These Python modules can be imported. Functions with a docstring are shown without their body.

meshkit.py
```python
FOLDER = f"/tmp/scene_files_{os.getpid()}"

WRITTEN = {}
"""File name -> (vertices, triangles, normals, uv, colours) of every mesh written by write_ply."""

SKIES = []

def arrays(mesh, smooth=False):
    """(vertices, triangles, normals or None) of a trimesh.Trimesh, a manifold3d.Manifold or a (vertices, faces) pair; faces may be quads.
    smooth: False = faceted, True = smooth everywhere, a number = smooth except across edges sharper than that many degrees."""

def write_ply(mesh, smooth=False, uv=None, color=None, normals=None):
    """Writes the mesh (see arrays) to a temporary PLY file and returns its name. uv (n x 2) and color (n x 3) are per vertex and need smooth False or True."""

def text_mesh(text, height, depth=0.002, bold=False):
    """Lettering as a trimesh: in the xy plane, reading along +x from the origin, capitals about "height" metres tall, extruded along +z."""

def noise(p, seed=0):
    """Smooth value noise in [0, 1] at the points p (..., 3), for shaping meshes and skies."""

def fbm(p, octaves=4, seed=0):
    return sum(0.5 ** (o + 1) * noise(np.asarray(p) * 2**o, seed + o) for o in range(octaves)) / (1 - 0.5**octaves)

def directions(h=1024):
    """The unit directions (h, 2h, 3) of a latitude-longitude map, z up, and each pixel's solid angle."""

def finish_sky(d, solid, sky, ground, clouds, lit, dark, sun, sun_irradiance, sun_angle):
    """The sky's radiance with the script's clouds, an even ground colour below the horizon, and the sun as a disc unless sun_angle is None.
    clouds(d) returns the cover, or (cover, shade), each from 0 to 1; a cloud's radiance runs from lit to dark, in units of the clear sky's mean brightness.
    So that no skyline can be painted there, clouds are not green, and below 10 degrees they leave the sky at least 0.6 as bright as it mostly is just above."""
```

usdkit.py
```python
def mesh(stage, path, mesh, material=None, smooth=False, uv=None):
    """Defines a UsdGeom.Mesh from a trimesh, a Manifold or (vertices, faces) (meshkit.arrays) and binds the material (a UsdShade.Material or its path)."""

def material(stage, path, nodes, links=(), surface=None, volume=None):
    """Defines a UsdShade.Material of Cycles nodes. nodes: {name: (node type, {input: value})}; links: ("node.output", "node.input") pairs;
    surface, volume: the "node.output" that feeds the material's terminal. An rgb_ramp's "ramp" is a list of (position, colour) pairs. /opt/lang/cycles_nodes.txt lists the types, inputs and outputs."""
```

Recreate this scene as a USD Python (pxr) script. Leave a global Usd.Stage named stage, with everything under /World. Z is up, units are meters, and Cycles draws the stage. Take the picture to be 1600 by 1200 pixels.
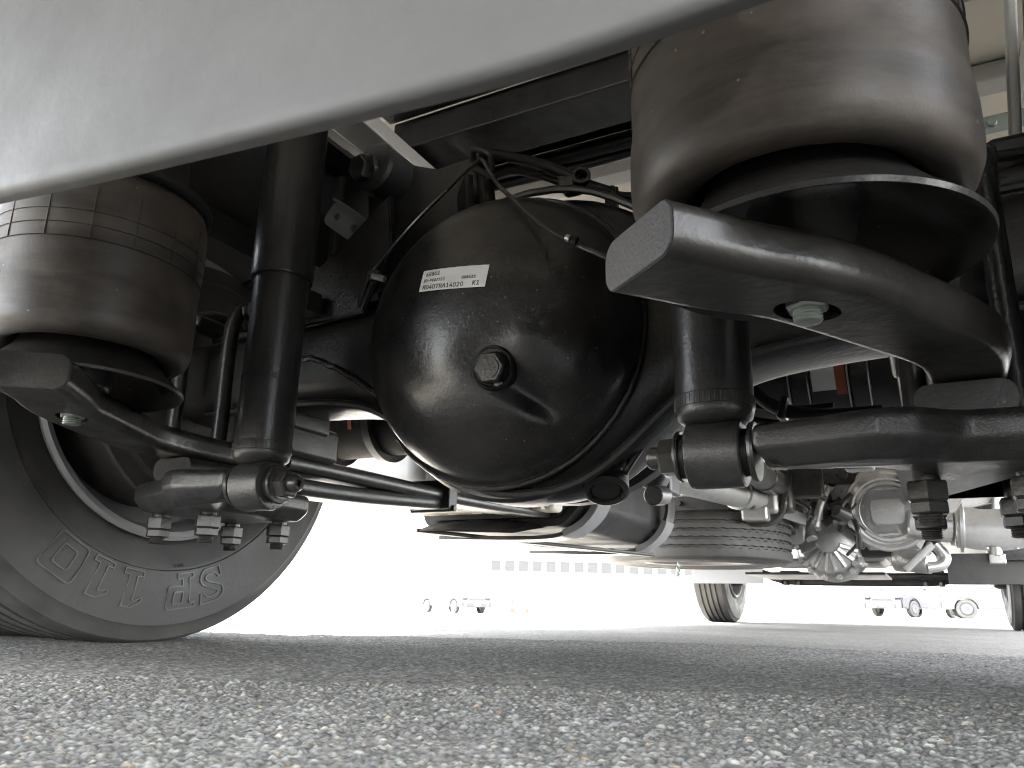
import math, random
import numpy as np, trimesh, manifold3d as m3
from shapely.geometry import Polygon, LineString, Point, box as sbox
from shapely import affinity, union_all
from scipy.spatial import cKDTree
from pxr import Usd, UsdGeom, UsdLux, UsdShade, Gf, Sdf, Vt
import usdkit, meshkit

# ------------------------------------------------------------------ camera, sky, sun, exposure
stage = Usd.Stage.CreateInMemory()
UsdGeom.SetStageUpAxis(stage, UsdGeom.Tokens.z); UsdGeom.SetStageMetersPerUnit(stage, 1.0)
W = UsdGeom.Xform.Define(stage, '/World'); stage.SetDefaultPrim(W.GetPrim())
EXPOSURE = 4.2
SUN_EL, SUN_AZ = math.radians(63), math.radians(-86)     # azimuth = atan2(x, y) of the direction towards the sun
CAM = np.array([.3972, -.8345, .0658]); YAW, PITCH, ROLL = np.radians([28.3177, 16.0967, 1.365])
cam = UsdGeom.Camera.Define(stage, '/World/camera')
fw = np.array([-np.sin(YAW)*np.cos(PITCH), np.cos(YAW)*np.cos(PITCH), np.sin(PITCH)])
rt = np.array([np.cos(YAW), np.sin(YAW), 0.]); up = np.cross(rt, fw)
rt, up = rt*np.cos(ROLL)+up*np.sin(ROLL), up*np.cos(ROLL)-rt*np.sin(ROLL)
M = np.eye(4); M[0, :3], M[1, :3], M[2, :3], M[3, :3] = rt, up, -fw, CAM
cam.AddTransformOp().Set(Gf.Matrix4d(*M.ravel().tolist()))
cam.CreateHorizontalApertureAttr(36.0); cam.CreateVerticalApertureAttr(27.0)
cam.CreateFocalLengthAttr(36*1201.62/1600); cam.CreateClippingRangeAttr(Gf.Vec2f(.02, 400))
cam.CreateFStopAttr(30.0); cam.CreateFocusDistanceAttr(.85); cam.CreateExposureAttr(EXPOSURE)

mat = lambda name, nodes, links=(), surface='p.BSDF': usdkit.material(stage, '/World/Looks/'+name, nodes, links, surface=surface)
UsdGeom.Scope.Define(stage, '/World/Looks')
sky = UsdLux.DomeLight.Define(stage, '/World/sky')
sm = mat('sky_look', {'s': ('sky_texture', {'sky_type': 'single_scattering', 'sun_disc': False, 'sun_elevation': SUN_EL, 'sun_rotation': SUN_AZ, 'aerosol_density': 1.3}),
                      'g': ('texture_coordinate', {}), 'n': ('noise_texture', {'scale': 2.2, 'detail': 6, 'roughness': .6}), 'r': ('rgb_ramp', {'ramp': [(.36, (.35, .35, .35)), (.62, (.85, .85, .85))]}),
                      'm': ('mix_color', {'b': (6.3, 6.1, 5.75), 'use_clamp': False}), 'b': ('background_shader', {'strength': .12})},
         [('g.generated', 'n.vector'), ('n.fac', 'r.fac'), ('r.color', 'm.fac'), ('s.color', 'm.a'), ('m.result', 'b.color')], 'b.background')
UsdShade.MaterialBindingAPI.Apply(sky.GetPrim()).Bind(sm)
sky.GetPrim().SetCustomDataByKey('kind', 'structure')
sun = UsdLux.DistantLight.Define(stage, '/World/sun'); sun.CreateIntensityAttr(.9); sun.CreateAngleAttr(.53); sun.CreateColorAttr(Gf.Vec3f(1, .92, .80))
sun.GetNormalizeAttr().Set(True) if sun.GetNormalizeAttr() else sun.CreateNormalizeAttr(True)
sd = np.array([math.sin(SUN_AZ)*math.cos(SUN_EL), math.cos(SUN_AZ)*math.cos(SUN_EL), math.sin(SUN_EL)])
zx = np.cross([0, 1, 0], sd); zx /= np.linalg.norm(zx); zy = np.cross(sd, zx)
L = np.eye(4); L[0, :3], L[1, :3], L[2, :3] = zx, zy, sd
sun.AddTransformOp().Set(Gf.Matrix4d(*L.ravel().tolist()))

# ------------------------------------------------------------------ materials
def paint(name, col, rough=.35, dust=.25, dustcol=(.16, .15, .135), coat=0., metallic=0., orange=.0, scale=1., spec=.5, edge=False, speck=.0):
    """Painted or bare surface with a film of dust, uneven gloss, orange peel and fine specks."""
    n = {'t': ('texture_coordinate', {}),
         'n1': ('noise_texture', {'scale': 9*scale, 'detail': 6, 'roughness': .65}),
         'n2': ('noise_texture', {'scale': 420*scale, 'detail': 3, 'roughness': .6}),
         'n3': ('noise_texture', {'scale': 140*scale, 'detail': 2}),
         'r1': ('rgb_ramp', {'ramp': [(.38, (0, 0, 0)), (.72, (1, 1, 1))]}),
         'r2': ('rgb_ramp', {'ramp': [(.60, (0, 0, 0)), (.68, (1, 1, 1))]}),
         'k': ('math', {'math_type': 'multiply', 'value2': dust}),
         'k2': ('math', {'math_type': 'multiply', 'value2': speck}),
         'mx': ('math', {'math_type': 'maximum'}), 'mx2': ('math', {'math_type': 'maximum'}),
         'v': ('voronoi_texture', {'scale': 120*scale}), 'vr': ('rgb_ramp', {'ramp': [(0, (1, 1, 1)), (.09, (1, 1, 1)), (.15, (0, 0, 0)), (1, (0, 0, 0))]}), 'vs': ('separate_color', {}),
         'vg': ('math', {'math_type': 'greater_than', 'value2': .84}), 'vm': ('math', {'math_type': 'multiply'}), 'vk': ('math', {'math_type': 'multiply', 'value2': min(1, speck*3.2)}),
         'ha': ('math', {'math_type': 'multiply_add', 'value2': .55}),
         'm': ('mix_color', {'a': col, 'b': dustcol}),
         'ro': ('map_range', {'from_min': .3, 'from_max': .75, 'to_min': rough*.8, 'to_max': min(1, rough*1.45)}),
         'b': ('bump', {'strength': orange, 'distance': .0015}),
         'p': ('principled_bsdf', {'metallic': metallic, 'coat_weight': coat, 'coat_roughness': .12, 'specular_ior_level': spec})}
    l = [('t.object', 'n1.vector'), ('t.object', 'n2.vector'), ('t.object', 'n3.vector'), ('n1.fac', 'r1.fac'), ('n2.fac', 'r2.fac'), ('r1.color', 'k.value1'), ('r2.color', 'k2.value1'),
         ('k.value', 'mx.value1'), ('k2.value', 'mx.value2'), ('t.object', 'v.vector'), ('v.distance', 'vr.fac'), ('v.color', 'vs.color'), ('vs.r', 'vg.value1'), ('vr.color', 'vm.value1'), ('vg.value', 'vm.value2'), ('vm.value', 'vk.value1'), ('mx.value', 'mx2.value1'), ('vk.value', 'mx2.value2'), ('mx2.value', 'm.fac'), ('m.result', 'p.base_color'), ('n1.fac', 'ro.value'), ('ro.result', 'p.roughness')]
    if orange: l += [('n2.fac', 'ha.value1'), ('n3.fac', 'ha.value3'), ('ha.value', 'b.height'), ('b.normal', 'p.normal')]
    return mat(name, n, l)

K = {}
K['black'] = paint('chassis_black', (.010, .0098, .0100), .31, .05, orange=.3, speck=.16, dustcol=(.12, .11, .10), spec=.45)
K['gloss'] = paint('gloss_black', (.0065, .0065, .0070), .29, .12, coat=.12, orange=.24, speck=.28, dustcol=(.15, .135, .115))
K['satin'] = paint('satin_black', (.012, .0118, .0120), .33, .06, orange=.26, speck=.14, dustcol=(.11, .105, .095), spec=.42)
K['cast'] = paint('cast_black', (.010, .010, .0103), .3, .08, coat=.1, orange=.36, speck=.2, scale=2.6, dustcol=(.10, .095, .088))
K['beam'] = paint('beam_black', (.0065, .0062, .006), .27, .45, dustcol=(.042, .036, .030), orange=.2, speck=.14)
K['cutend'] = paint('beam_end_grey', (.085, .087, .092), .55, .3, orange=.8, scale=2.5)
K['rubber'] = paint('bellows_rubber', (.022, .0195, .0175), .42, 1., dustcol=(.066, .053, .043), orange=.10, speck=.3, spec=.4, scale=1.5)
K['rubber'] = mat('bellows_rubber_soiled', {'t': ('texture_coordinate', {}), 'mp': ('mapping', {'scale': (1, 1, 5)}), 'n1': ('noise_texture', {'scale': 7, 'detail': 7, 'roughness': .65}), 'n2': ('noise_texture', {'scale': 16, 'detail': 5, 'roughness': .7}),
    'n3': ('noise_texture', {'scale': 500, 'detail': 2}), 'v': ('voronoi_texture', {'scale': 110}), 'vr': ('rgb_ramp', {'ramp': [(0, (1, 1, 1)), (.07, (1, 1, 1)), (.13, (0, 0, 0)), (1, (0, 0, 0))]}), 'vs': ('separate_color', {}), 'vg': ('math', {'math_type': 'greater_than', 'value2': .9}), 'vm': ('math', {'math_type': 'multiply'}),
    'r1': ('rgb_ramp', {'ramp': [(.30, (.016, .0145, .0135)), (.46, (.040, .034, .029)), (.60, (.062, .052, .044)), (.78, (.050, .046, .043))]}), 'r2': ('rgb_ramp', {'ramp': [(.35, (.62, .62, .64)), (.62, (1.12, 1.1, 1.06))]}), 'mx': ('mix_color', {'blend_type': 'multiply', 'fac': 1., 'use_clamp': False}),
    'm2': ('mix_color', {'b': (.17, .15, .13)}), 'ro': ('map_range', {'from_min': .3, 'from_max': .7, 'to_min': .34, 'to_max': .58}), 'b': ('bump', {'strength': .2, 'distance': .0006}), 'p': ('principled_bsdf', {'specular_ior_level': .4})},
    [('t.object', 'mp.vector'), ('mp.vector', 'n1.vector'), ('t.object', 'n2.vector'), ('t.object', 'n3.vector'), ('t.object', 'v.vector'), ('n1.fac', 'r1.fac'), ('n2.fac', 'r2.fac'), ('r1.color', 'mx.a'), ('r2.color', 'mx.b'), ('v.distance', 'vr.fac'), ('v.color', 'vs.color'), ('vs.r', 'vg.value1'), ('vr.color', 'vm.value1'), ('vg.value', 'vm.value2'),
     ('vm.value', 'm2.fac'), ('mx.result', 'm2.a'), ('m2.result', 'p.base_color'), ('n2.fac', 'ro.value'), ('ro.result', 'p.roughness'), ('n3.fac', 'b.height'), ('b.normal', 'p.normal')])
K['tyre'] = paint('tyre_rubber', (.019, .0188, .0186), .52, .85, dustcol=(.048, .046, .043), orange=.25, speck=.12, spec=.45)
K['letter'] = paint('raised_rubber', (.06, .06, .061), .5, .4, dustcol=(.08, .078, .075))
K['hose'] = paint('hose_black', (.006, .006, .0065), .42, .04, spec=.22)
K['dull'] = paint('dull_black', (.005, .005, .0055), .65, .03, spec=.15)
K['rim'] = paint('rim_silver', (.24, .24, .25), .4, .35, metallic=.3, dustcol=(.13, .12, .11))
K['zinc'] = paint('zinc_plate', (.24, .27, .255), .34, .3, metallic=.7, dustcol=(.2, .2, .18), orange=.2)
K['alloy'] = paint('cast_alloy', (.36, .36, .36), .34, .55, metallic=.8, dustcol=(.10, .098, .094), orange=.45, speck=.2)
K['steel'] = paint('stainless', (.50, .50, .50), .3, .35, metallic=.85, dustcol=(.24, .237, .23), orange=.1)
K['alu'] = paint('mill_aluminium', (.40, .395, .385), .45, .4, metallic=.3, dustcol=(.28, .265, .24))
K['panel'] = paint('floor_panel', (.50, .47, .41), .6, .35, dustcol=(.40, .36, .30))
K['bumper'] = paint('bumper_grey', (.046, .0455, .0445), .6, .7, dustcol=(.037, .0365, .0355), orange=.1, spec=.3, speck=.15)
K['rust'] = paint('rusty_steel', (.016, .014, .013), .55, .5, dustcol=(.045, .034, .028), orange=.6, scale=2)
K['grey'] = paint('grey_plastic', (.13, .133, .138), .45, .3, dustcol=(.17, .165, .155))
K['white'] = paint('sticker_white', (.74, .74, .74), .45, .1, dustcol=(.6, .6, .58))
K['ink'] = mat('ink_black', {'p': ('principled_bsdf', {'base_color': (.02, .02, .022), 'roughness': .5})})
K['red'] = paint('label_red', (.35, .06, .03), .5, .2)
K['body'] = paint('truck_body_white', (.76, .76, .75), .35, .1, coat=.4)

# ------------------------------------------------------------------ mesh helpers
cat = trimesh.util.concatenate
def nrm(v): v = np.asarray(v, float); return v/np.linalg.norm(v)
def frame(d):
    d = nrm(d); a = np.array([0, 0, 1.]) if abs(d[2]) < .9 else np.array([1., 0, 0]); x = nrm(np.cross(a, d)); return x, np.cross(d, x), d
def grid_faces(n, m, closed=True):
    i, j = np.meshgrid(np.arange(n-1), np.arange(m if closed else m-1), indexing='ij'); k = (j+1) % m
    a, b, c, d = i*m+j, i*m+k, (i+1)*m+k, (i+1)*m+j
    return np.vstack([np.stack([a, b, c], -1).reshape(-1, 3), np.stack([a, c, d], -1).reshape(-1, 3)])
def loft(rings, caps=True):
    """Rings of equally many points joined into a skin, ends closed."""
    R = np.asarray(rings, float); n, m = R.shape[:2]; f = grid_faces(n, m); v = R.reshape(-1, 3)
    if caps:
        v = np.vstack([v, R[0].mean(0), R[-1].mean(0)]); j = np.arange(m); k = (j+1) % m
        f = np.vstack([f, np.stack([k, j, np.full(m, n*m)], 1), np.stack([(n-1)*m+j, (n-1)*m+k, np.full(m, n*m+1)], 1)])
    g = trimesh.Trimesh(v, f, process=False)
    if g.volume < 0: g.invert()
    return g
def lathe(prof, o, d, n=48, closed=False):
    """prof: (radius, height along d) pairs turned about the line through o along d."""
    x, y, z = frame(d); t = np.linspace(0, 2*np.pi, n, endpoint=False); o = np.asarray(o, float)
    rings = [o + z*h + max(r, 1e-5)*(np.cos(t)[:, None]*x+np.sin(t)[:, None]*y) for r, h in prof]
    if closed: rings.append(rings[0])
    return loft(rings, caps=not closed)
def cyl(a, b, r, r2=None, n=28, ch=None):
    a, b = np.asarray(a, float), np.asarray(b, float); h = np.linalg.norm(b-a); r2 = r if r2 is None else r2
    c = min(r, r2, h)*.12 if ch is None else ch
    return lathe([(r-c, 0), (r, c), (r2, h-c), (r2-c, h)], a, b-a, n)
def curve(pts, n=40):
    """Catmull-Rom through the points."""
    p = np.asarray(pts, float); p = np.vstack([2*p[0]-p[1], p, 2*p[-1]-p[-2]]); out = []
    k = len(p)-3; per = max(2, n//k)
    for i in range(k):
        a, b, c, d = p[i:i+4]; t = np.linspace(0, 1, per, endpoint=False)[:, None]
        out.append(.5*((2*b)+(c-a)*t+(2*a-5*b+4*c-d)*t**2+(3*b-a-3*c+d)*t**3))
    return np.vstack(out+[p[-2][None]])
def sweep(path, sec, upv=None, scale=None):
    """Closed section (x, y) carried along a path."""
    p = np.asarray(path, float); t = np.gradient(p, axis=0); t /= np.linalg.norm(t, axis=1)[:, None]; s = np.asarray(sec, float); rings = []
    x = frame(t[0])[0]
    for i in range(len(p)):
        if upv is not None: xx = nrm(np.cross(t[i], upv))
        else: xx = nrm(x-t[i]*(x@t[i])); x = xx
        yy = np.cross(xx, t[i]); q = s*(1 if scale is None else scale[i]); rings.append(p[i]+q[:, :1]*xx+q[:, 1:]*yy)
    return loft(rings)
def circ(r, n=14): t = np.linspace(0, 2*np.pi, n, endpoint=False); return np.stack([r*np.cos(t), r*np.sin(t)], 1)
def tube(pts, r, n=14, k=40): return sweep(curve(pts, k) if len(pts) > 2 else np.linspace(pts[0], pts[1], 4), circ(r, n))
def rrect(w, h, r, k=6):
    r = min(r, w/2-1e-5, h/2-1e-5); o = []
    for cx, cy, a in ((1, 1, 0), (-1, 1, 90), (-1, -1, 180), (1, -1, 270)):
        for t in np.radians(np.linspace(a, a+90, k)): o.append((cx*(w/2-r)+r*math.cos(t), cy*(h/2-r)+r*math.sin(t)))
    return np.array(o)
def rbox(c, s, r=.004, rot=None):
    """Box with rounded edges (hull of eight small spheres)."""
    s = np.asarray(s, float); r = min(r, s.min()/2*.98); b = m3.Manifold.sphere(r, 20 if r > .009 else 8)
    g = m3.Manifold.batch_hull([b.translate(tuple(float(v) for v in (np.array(k)*(s/2-r)))) for k in np.ndindex(2, 2, 2) for k in [tuple(2*np.array(k)-1)]]).to_mesh()
    g = trimesh.Trimesh(g.vert_properties[:, :3], g.tri_verts)
    if rot is not None: g.apply_transform(rot)
    g.apply_translation(c); return g
def rotm(deg, ax): return trimesh.transformations.rotation_matrix(math.radians(deg), ax)
def bar(a, b, w, h, r=.003, upv=(0, 0, 1)): return sweep(np.linspace(np.asarray(a, float), np.asarray(b, float), 3), rrect(w, h, r, 3), upv)
def place(mesh, o, x, y):
    """A mesh drawn in its xy plane put at o with its x and y along the given directions."""
    x = nrm(x); z = nrm(np.cross(x, y)); y = np.cross(z, x); T = np.eye(4); T[:3, 0], T[:3, 1], T[:3, 2], T[:3, 3] = x, y, z, o
    g = mesh.copy(); g.apply_transform(T); return g
def prism(poly, depth, bev=.0):
    """Extruded outline with small chamfers, z from 0 to depth."""
    if not bev: return trimesh.creation.extrude_polygon(poly, depth, engine='earcut')
    small = poly.buffer(-bev, join_style=1)
    def ring(g): return m3.CrossSection([np.asarray(g.exterior.coords)[:-1]]+[np.asarray(i.coords)[:-1] for i in g.interiors], m3.FillRule.EvenOdd)
    a = ring(poly).extrude(depth-2*bev).translate((0, 0, bev)); b = ring(small).extrude(depth)
    g = (a+b).to_mesh(); return trimesh.Trimesh(g.vert_properties[:, :3], g.tri_verts)
def pillow(poly, zo, n=220):
    """An outline skinned through (height, inset) pairs with flat ends."""
    e = poly.exterior; p = np.array([e.interpolate(t, normalized=True).coords[0] for t in np.linspace(0, 1, n, endpoint=False)])
    if not e.is_ccw: p = p[::-1]
    t = np.roll(p, -1, 0)-np.roll(p, 1, 0); t /= np.linalg.norm(t, axis=1)[:, None]; nn = np.stack([-t[:, 1], t[:, 0]], 1)
    k = np.array([.25, .5, .25]); nn = sum(w*np.roll(nn, j-1, 0) for j, w in enumerate(k)); nn /= np.linalg.norm(nn, axis=1)[:, None]
    R = np.array([np.c_[p+nn*o, np.full(n, z)] for z, o in zo]); g = loft(R, caps=False); parts = [g]
    tri = None
    for q_, flip in ((R[0], True), (R[-1], False)):
        v, f = trimesh.creation.triangulate_polygon(Polygon(q_[:, :2]), engine='earcut'); f = np.asarray(f)
        c = np.cross(v[f[:, 1]]-v[f[:, 0]], v[f[:, 2]]-v[f[:, 0]]); f = np.where((c < 0)[:, None], f[:, ::-1], f); parts.append(trimesh.Trimesh(np.c_[v, np.full(len(v), q_[0, 2])], f[:, ::-1] if flip else f, process=False))
    g = cat(parts); g.merge_vertices()
    if g.volume < 0: g.invert()
    return g
def hexm(o, d, af, h, ch=.12):
    """Hexagonal nut or head with a chamfered crown."""
    R = af/math.sqrt(3); x, y, z = frame(d); o = np.asarray(o, float); t = np.linspace(0, 2*np.pi, 6, endpoint=False)
    ring = lambda r, hh: o+z*hh+r*(np.cos(t)[:, None]*x+np.sin(t)[:, None]*y)
    return loft([ring(R*.93, 0), ring(R, h*ch), ring(R, h*(1-ch)), ring(R*.88, h)])
def bolt(o, d, af, h, shank=None, sh=0, washer=None):
    o, d = np.asarray(o, float), nrm(d); g = [hexm(o, d, af, h)]
    if shank: g.append(cyl(o+d*h*.9, o+d*(h+sh), shank))
    if washer: g.append(cyl(o-d*.001, o+d*h*.16, washer))
    return cat(g)
def thread(a, b, r, pitch=.002):
    a, b = np.asarray(a, float), np.asarray(b, float); h = np.linalg.norm(b-a); n = max(3, int(h/pitch)); p = [(r*.8, 0)]
    for i in range(n): p += [(r, (i+.35)*h/n), (r*.88, (i+.85)*h/n)]
    return lathe(p+[(r*.75, h)], a, b-a, 20)
def wig(pts, amp, seed=0, f=40): p = np.asarray(pts, float); return p+(np.stack([meshkit.noise(p*f, seed+i) for i in range(3)], -1)-.5)*2*amp

# ------------------------------------------------------------------ scene tree helpers
used = {}
def path(parent, name):
    k = f'{parent}/{name}'; n = used.get(k, -1)+1; used[k] = n
    return k if n == 0 else f'{k}_{n:03d}'
def data(prim, **kw):
    for k, v in kw.items():
        if v: prim.SetCustomDataByKey(k, v)
def thing(name, label, category, loc=(0, 0, 0), rotz=0, group=None):
    x = UsdGeom.Xform.Define(stage, path('/World', name)); x.AddTranslateOp().Set(Gf.Vec3d(*loc)); x.AddRotateZOp().Set(rotz)
    data(x.GetPrim(), label=label, category=category, group=group); return str(x.GetPath())
def obj(name, mesh, m, parent='/World', smooth=35, **kw):
    p = path(parent, name); g = usdkit.mesh(stage, p, mesh if not isinstance(mesh, list) else cat(mesh), K[m] if isinstance(m, str) else m, smooth=smooth)
    data(g.GetPrim(), **kw); return p

def objs(name, meshes, m, parent, smooth=35, **kw):
    for g in meshes: obj(name, g, m, parent, smooth, **kw)
# ------------------------------------------------------------------ ground
rng = np.random.default_rng(7)
def asphalt_mat(name, near):
    n = {'t': ('texture_coordinate', {}), 'v': ('voronoi_texture', {'scale': 290}), 'n': ('noise_texture', {'scale': 900, 'detail': 2}), 'n2': ('noise_texture', {'scale': 2.2, 'detail': 5}),
         'at': ('attribute', {'attribute': 'stone'}), 'r': ('rgb_ramp', {'ramp': [(0, (.11, .11, .105)), (.4, (.20, .19, .183)), (.7, (.26, .26, .25)), (.9, (.34, .33, .31)), (1, (.46, .43, .37))]}),
         'sep': ('separate_color', {}), 'mx': ('mix_color', {'blend_type': 'multiply', 'fac': .5}), 'rr': ('rgb_ramp', {'ramp': [(.3, (.65, .65, .65)), (.7, (1.25, 1.25, 1.22))]}),
         'b': ('bump', {'strength': .35 if near else .9, 'distance': .0006 if near else .0022}), 'p': ('principled_bsdf', {'roughness': .82, 'specular_ior_level': .35})}
    l = [('t.object', 'v.vector'), ('t.object', 'n.vector'), ('t.object', 'n2.vector'), ('n2.fac', 'rr.fac'), ('rr.color', 'mx.b'), ('mx.result', 'p.base_color'), ('b.normal', 'p.normal')]
    if near: l += [('at.color', 'mx.a'), ('n.fac', 'b.height')]
    else: l += [('v.color', 'sep.color'), ('sep.r', 'r.fac'), ('r.color', 'mx.a'), ('v.distance', 'b.height')]
    return mat(name, n, l)
K['asphalt'] = asphalt_mat('asphalt_near', True); K['asphalt_far'] = asphalt_mat('asphalt_far', False)
def zyard(x, y): return -.0185*np.maximum(0, -x-2.5)
# fine asphalt in front of the lens: every stone is modelled
x0, x1, y0, y1 = -1.25, 1.05, -.72, .95; SZ = .0034
ns = int((x1-x0)*(y1-y0)/SZ**2*1.1); sp = np.stack([rng.uniform(x0, x1, ns), rng.uniform(y0, y1, ns)], 1); kd = cKDTree(sp)
size = rng.uniform(.6, 1.25, ns); hgt = rng.normal(0, .00045, ns); big = rng.random(ns) < .05
tone = rng.beta(2.0, 2.4, ns)[:, None]; base = .115+.30*tone**1.15
colr = base*(np.array([1, .995, .95])+rng.normal(0, .025, (ns, 3)))
for sel, c in ((rng.random(ns) < .020, (.50, .47, .41)), (rng.random(ns) < .007, (.38, .31, .22)), (rng.random(ns) < .02, (.11, .12, .135)), (rng.random(ns) < .001, (.32, .20, .13))): colr[sel] = np.array(c)*rng.uniform(.65, 1.1, (sel.sum(), 1))
def asphalt_grid(st, d0, d1, drop):
    gx, gy = np.meshgrid(np.arange(x0, x1, st), np.arange(y0, y1, st), indexing='ij')
    q = np.stack([gx.ravel(), gy.ravel()], 1); rel = q-CAM[:2]; dd = rel@np.array([-math.sin(YAW), math.cos(YAW)]); ll = np.abs(rel@np.array([math.cos(YAW), math.sin(YAW)]))
    inside = (dd > d0) & (dd < d1) & (ll < .78*dd+.10); idx = np.full(len(q), -1); idx[inside] = np.arange(inside.sum())
    fi = idx[grid_faces(*gx.shape, closed=False)]; fi = fi[(fi >= 0).all(1)]; dd, ll, q = dd[inside], ll[inside], q[inside]
    d, i = kd.query(q, k=2); gap = d[:, 1]-d[:, 0]; dome = np.clip(gap/.0024, 0, 1)**.6; z0_ = np.zeros(len(q))
    zz = hgt[i[:, 0]]+dome*(.0017 if st < .0015 else .0011)*size[i[:, 0]]-.0018+(meshkit.noise(np.c_[q*1100, z0_])-.5)*.0004+(meshkit.fbm(np.c_[q*14, z0_], 3, 5)-.5)*.004
    edge = np.minimum.reduce([dd-d0 if drop else dd, d1-dd if d1 > 1 else dd*0+1, .78*dd+.10-ll, q[:, 0]-x0, x1-q[:, 0], q[:, 1]-y0, y1-q[:, 1]]); zz -= .006*np.clip(1-edge/.05, 0, 1)
    bind = np.clip(1-gap/.0008, 0, 1)[:, None]; vc = (colr[i[:, 0]]*(1-bind)+np.array([.085, .085, .084])*bind)*(.88+.3*meshkit.fbm(np.c_[q*3.5, z0_], 4, 9))[:, None]
    return np.c_[q, zz], fi, vc
va, fa, ca = asphalt_grid(.00115, .14, .70, False); vb, fb, cb = asphalt_grid(.0021, .66, 1.75, True)
pts = np.vstack([va, vb]); vc = np.vstack([ca, cb]); keep = np.arange(len(pts)); inv = np.vstack([fa, fb+len(va)]); q, zz = pts[:, :2], pts[:, 2]
pm = UsdGeom.Mesh.Get(stage, obj('asphalt', (np.c_[q, zz][keep], inv.reshape(-1, 3)), 'asphalt', smooth=True, kind='structure'))
UsdGeom.PrimvarsAPI(pm).CreatePrimvar('stone', Sdf.ValueTypeNames.Color3fArray, 'vertex').Set(Vt.Vec3fArray.FromNumpy(vc[keep].astype(np.float32)))
# the yard: one sheet to the horizon, falling gently away to the left
ax = np.unique(np.r_[np.linspace(-1.5, 1.5, 31), -np.geomspace(1.5, 300, 60), np.geomspace(1.5, 300, 40)]); ay = np.unique(np.r_[np.linspace(-2, 2, 31), -np.geomspace(2, 300, 40), np.geomspace(2, 300, 40)])
X, Y = np.meshgrid(ax, ay, indexing='ij'); Z = zyard(X, Y)-.003
obj('ground', (np.c_[X.ravel(), Y.ravel(), Z.ravel()], grid_faces(*X.shape, closed=False)), 'asphalt_far', smooth=True, kind='structure')

# ================================================================== THE TRUCK
T = thing('truck', 'large truck seen from beneath, black rear axle and air springs, parked on asphalt', 'truck')
LEFT, RIGHT = -1, 1

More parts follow.
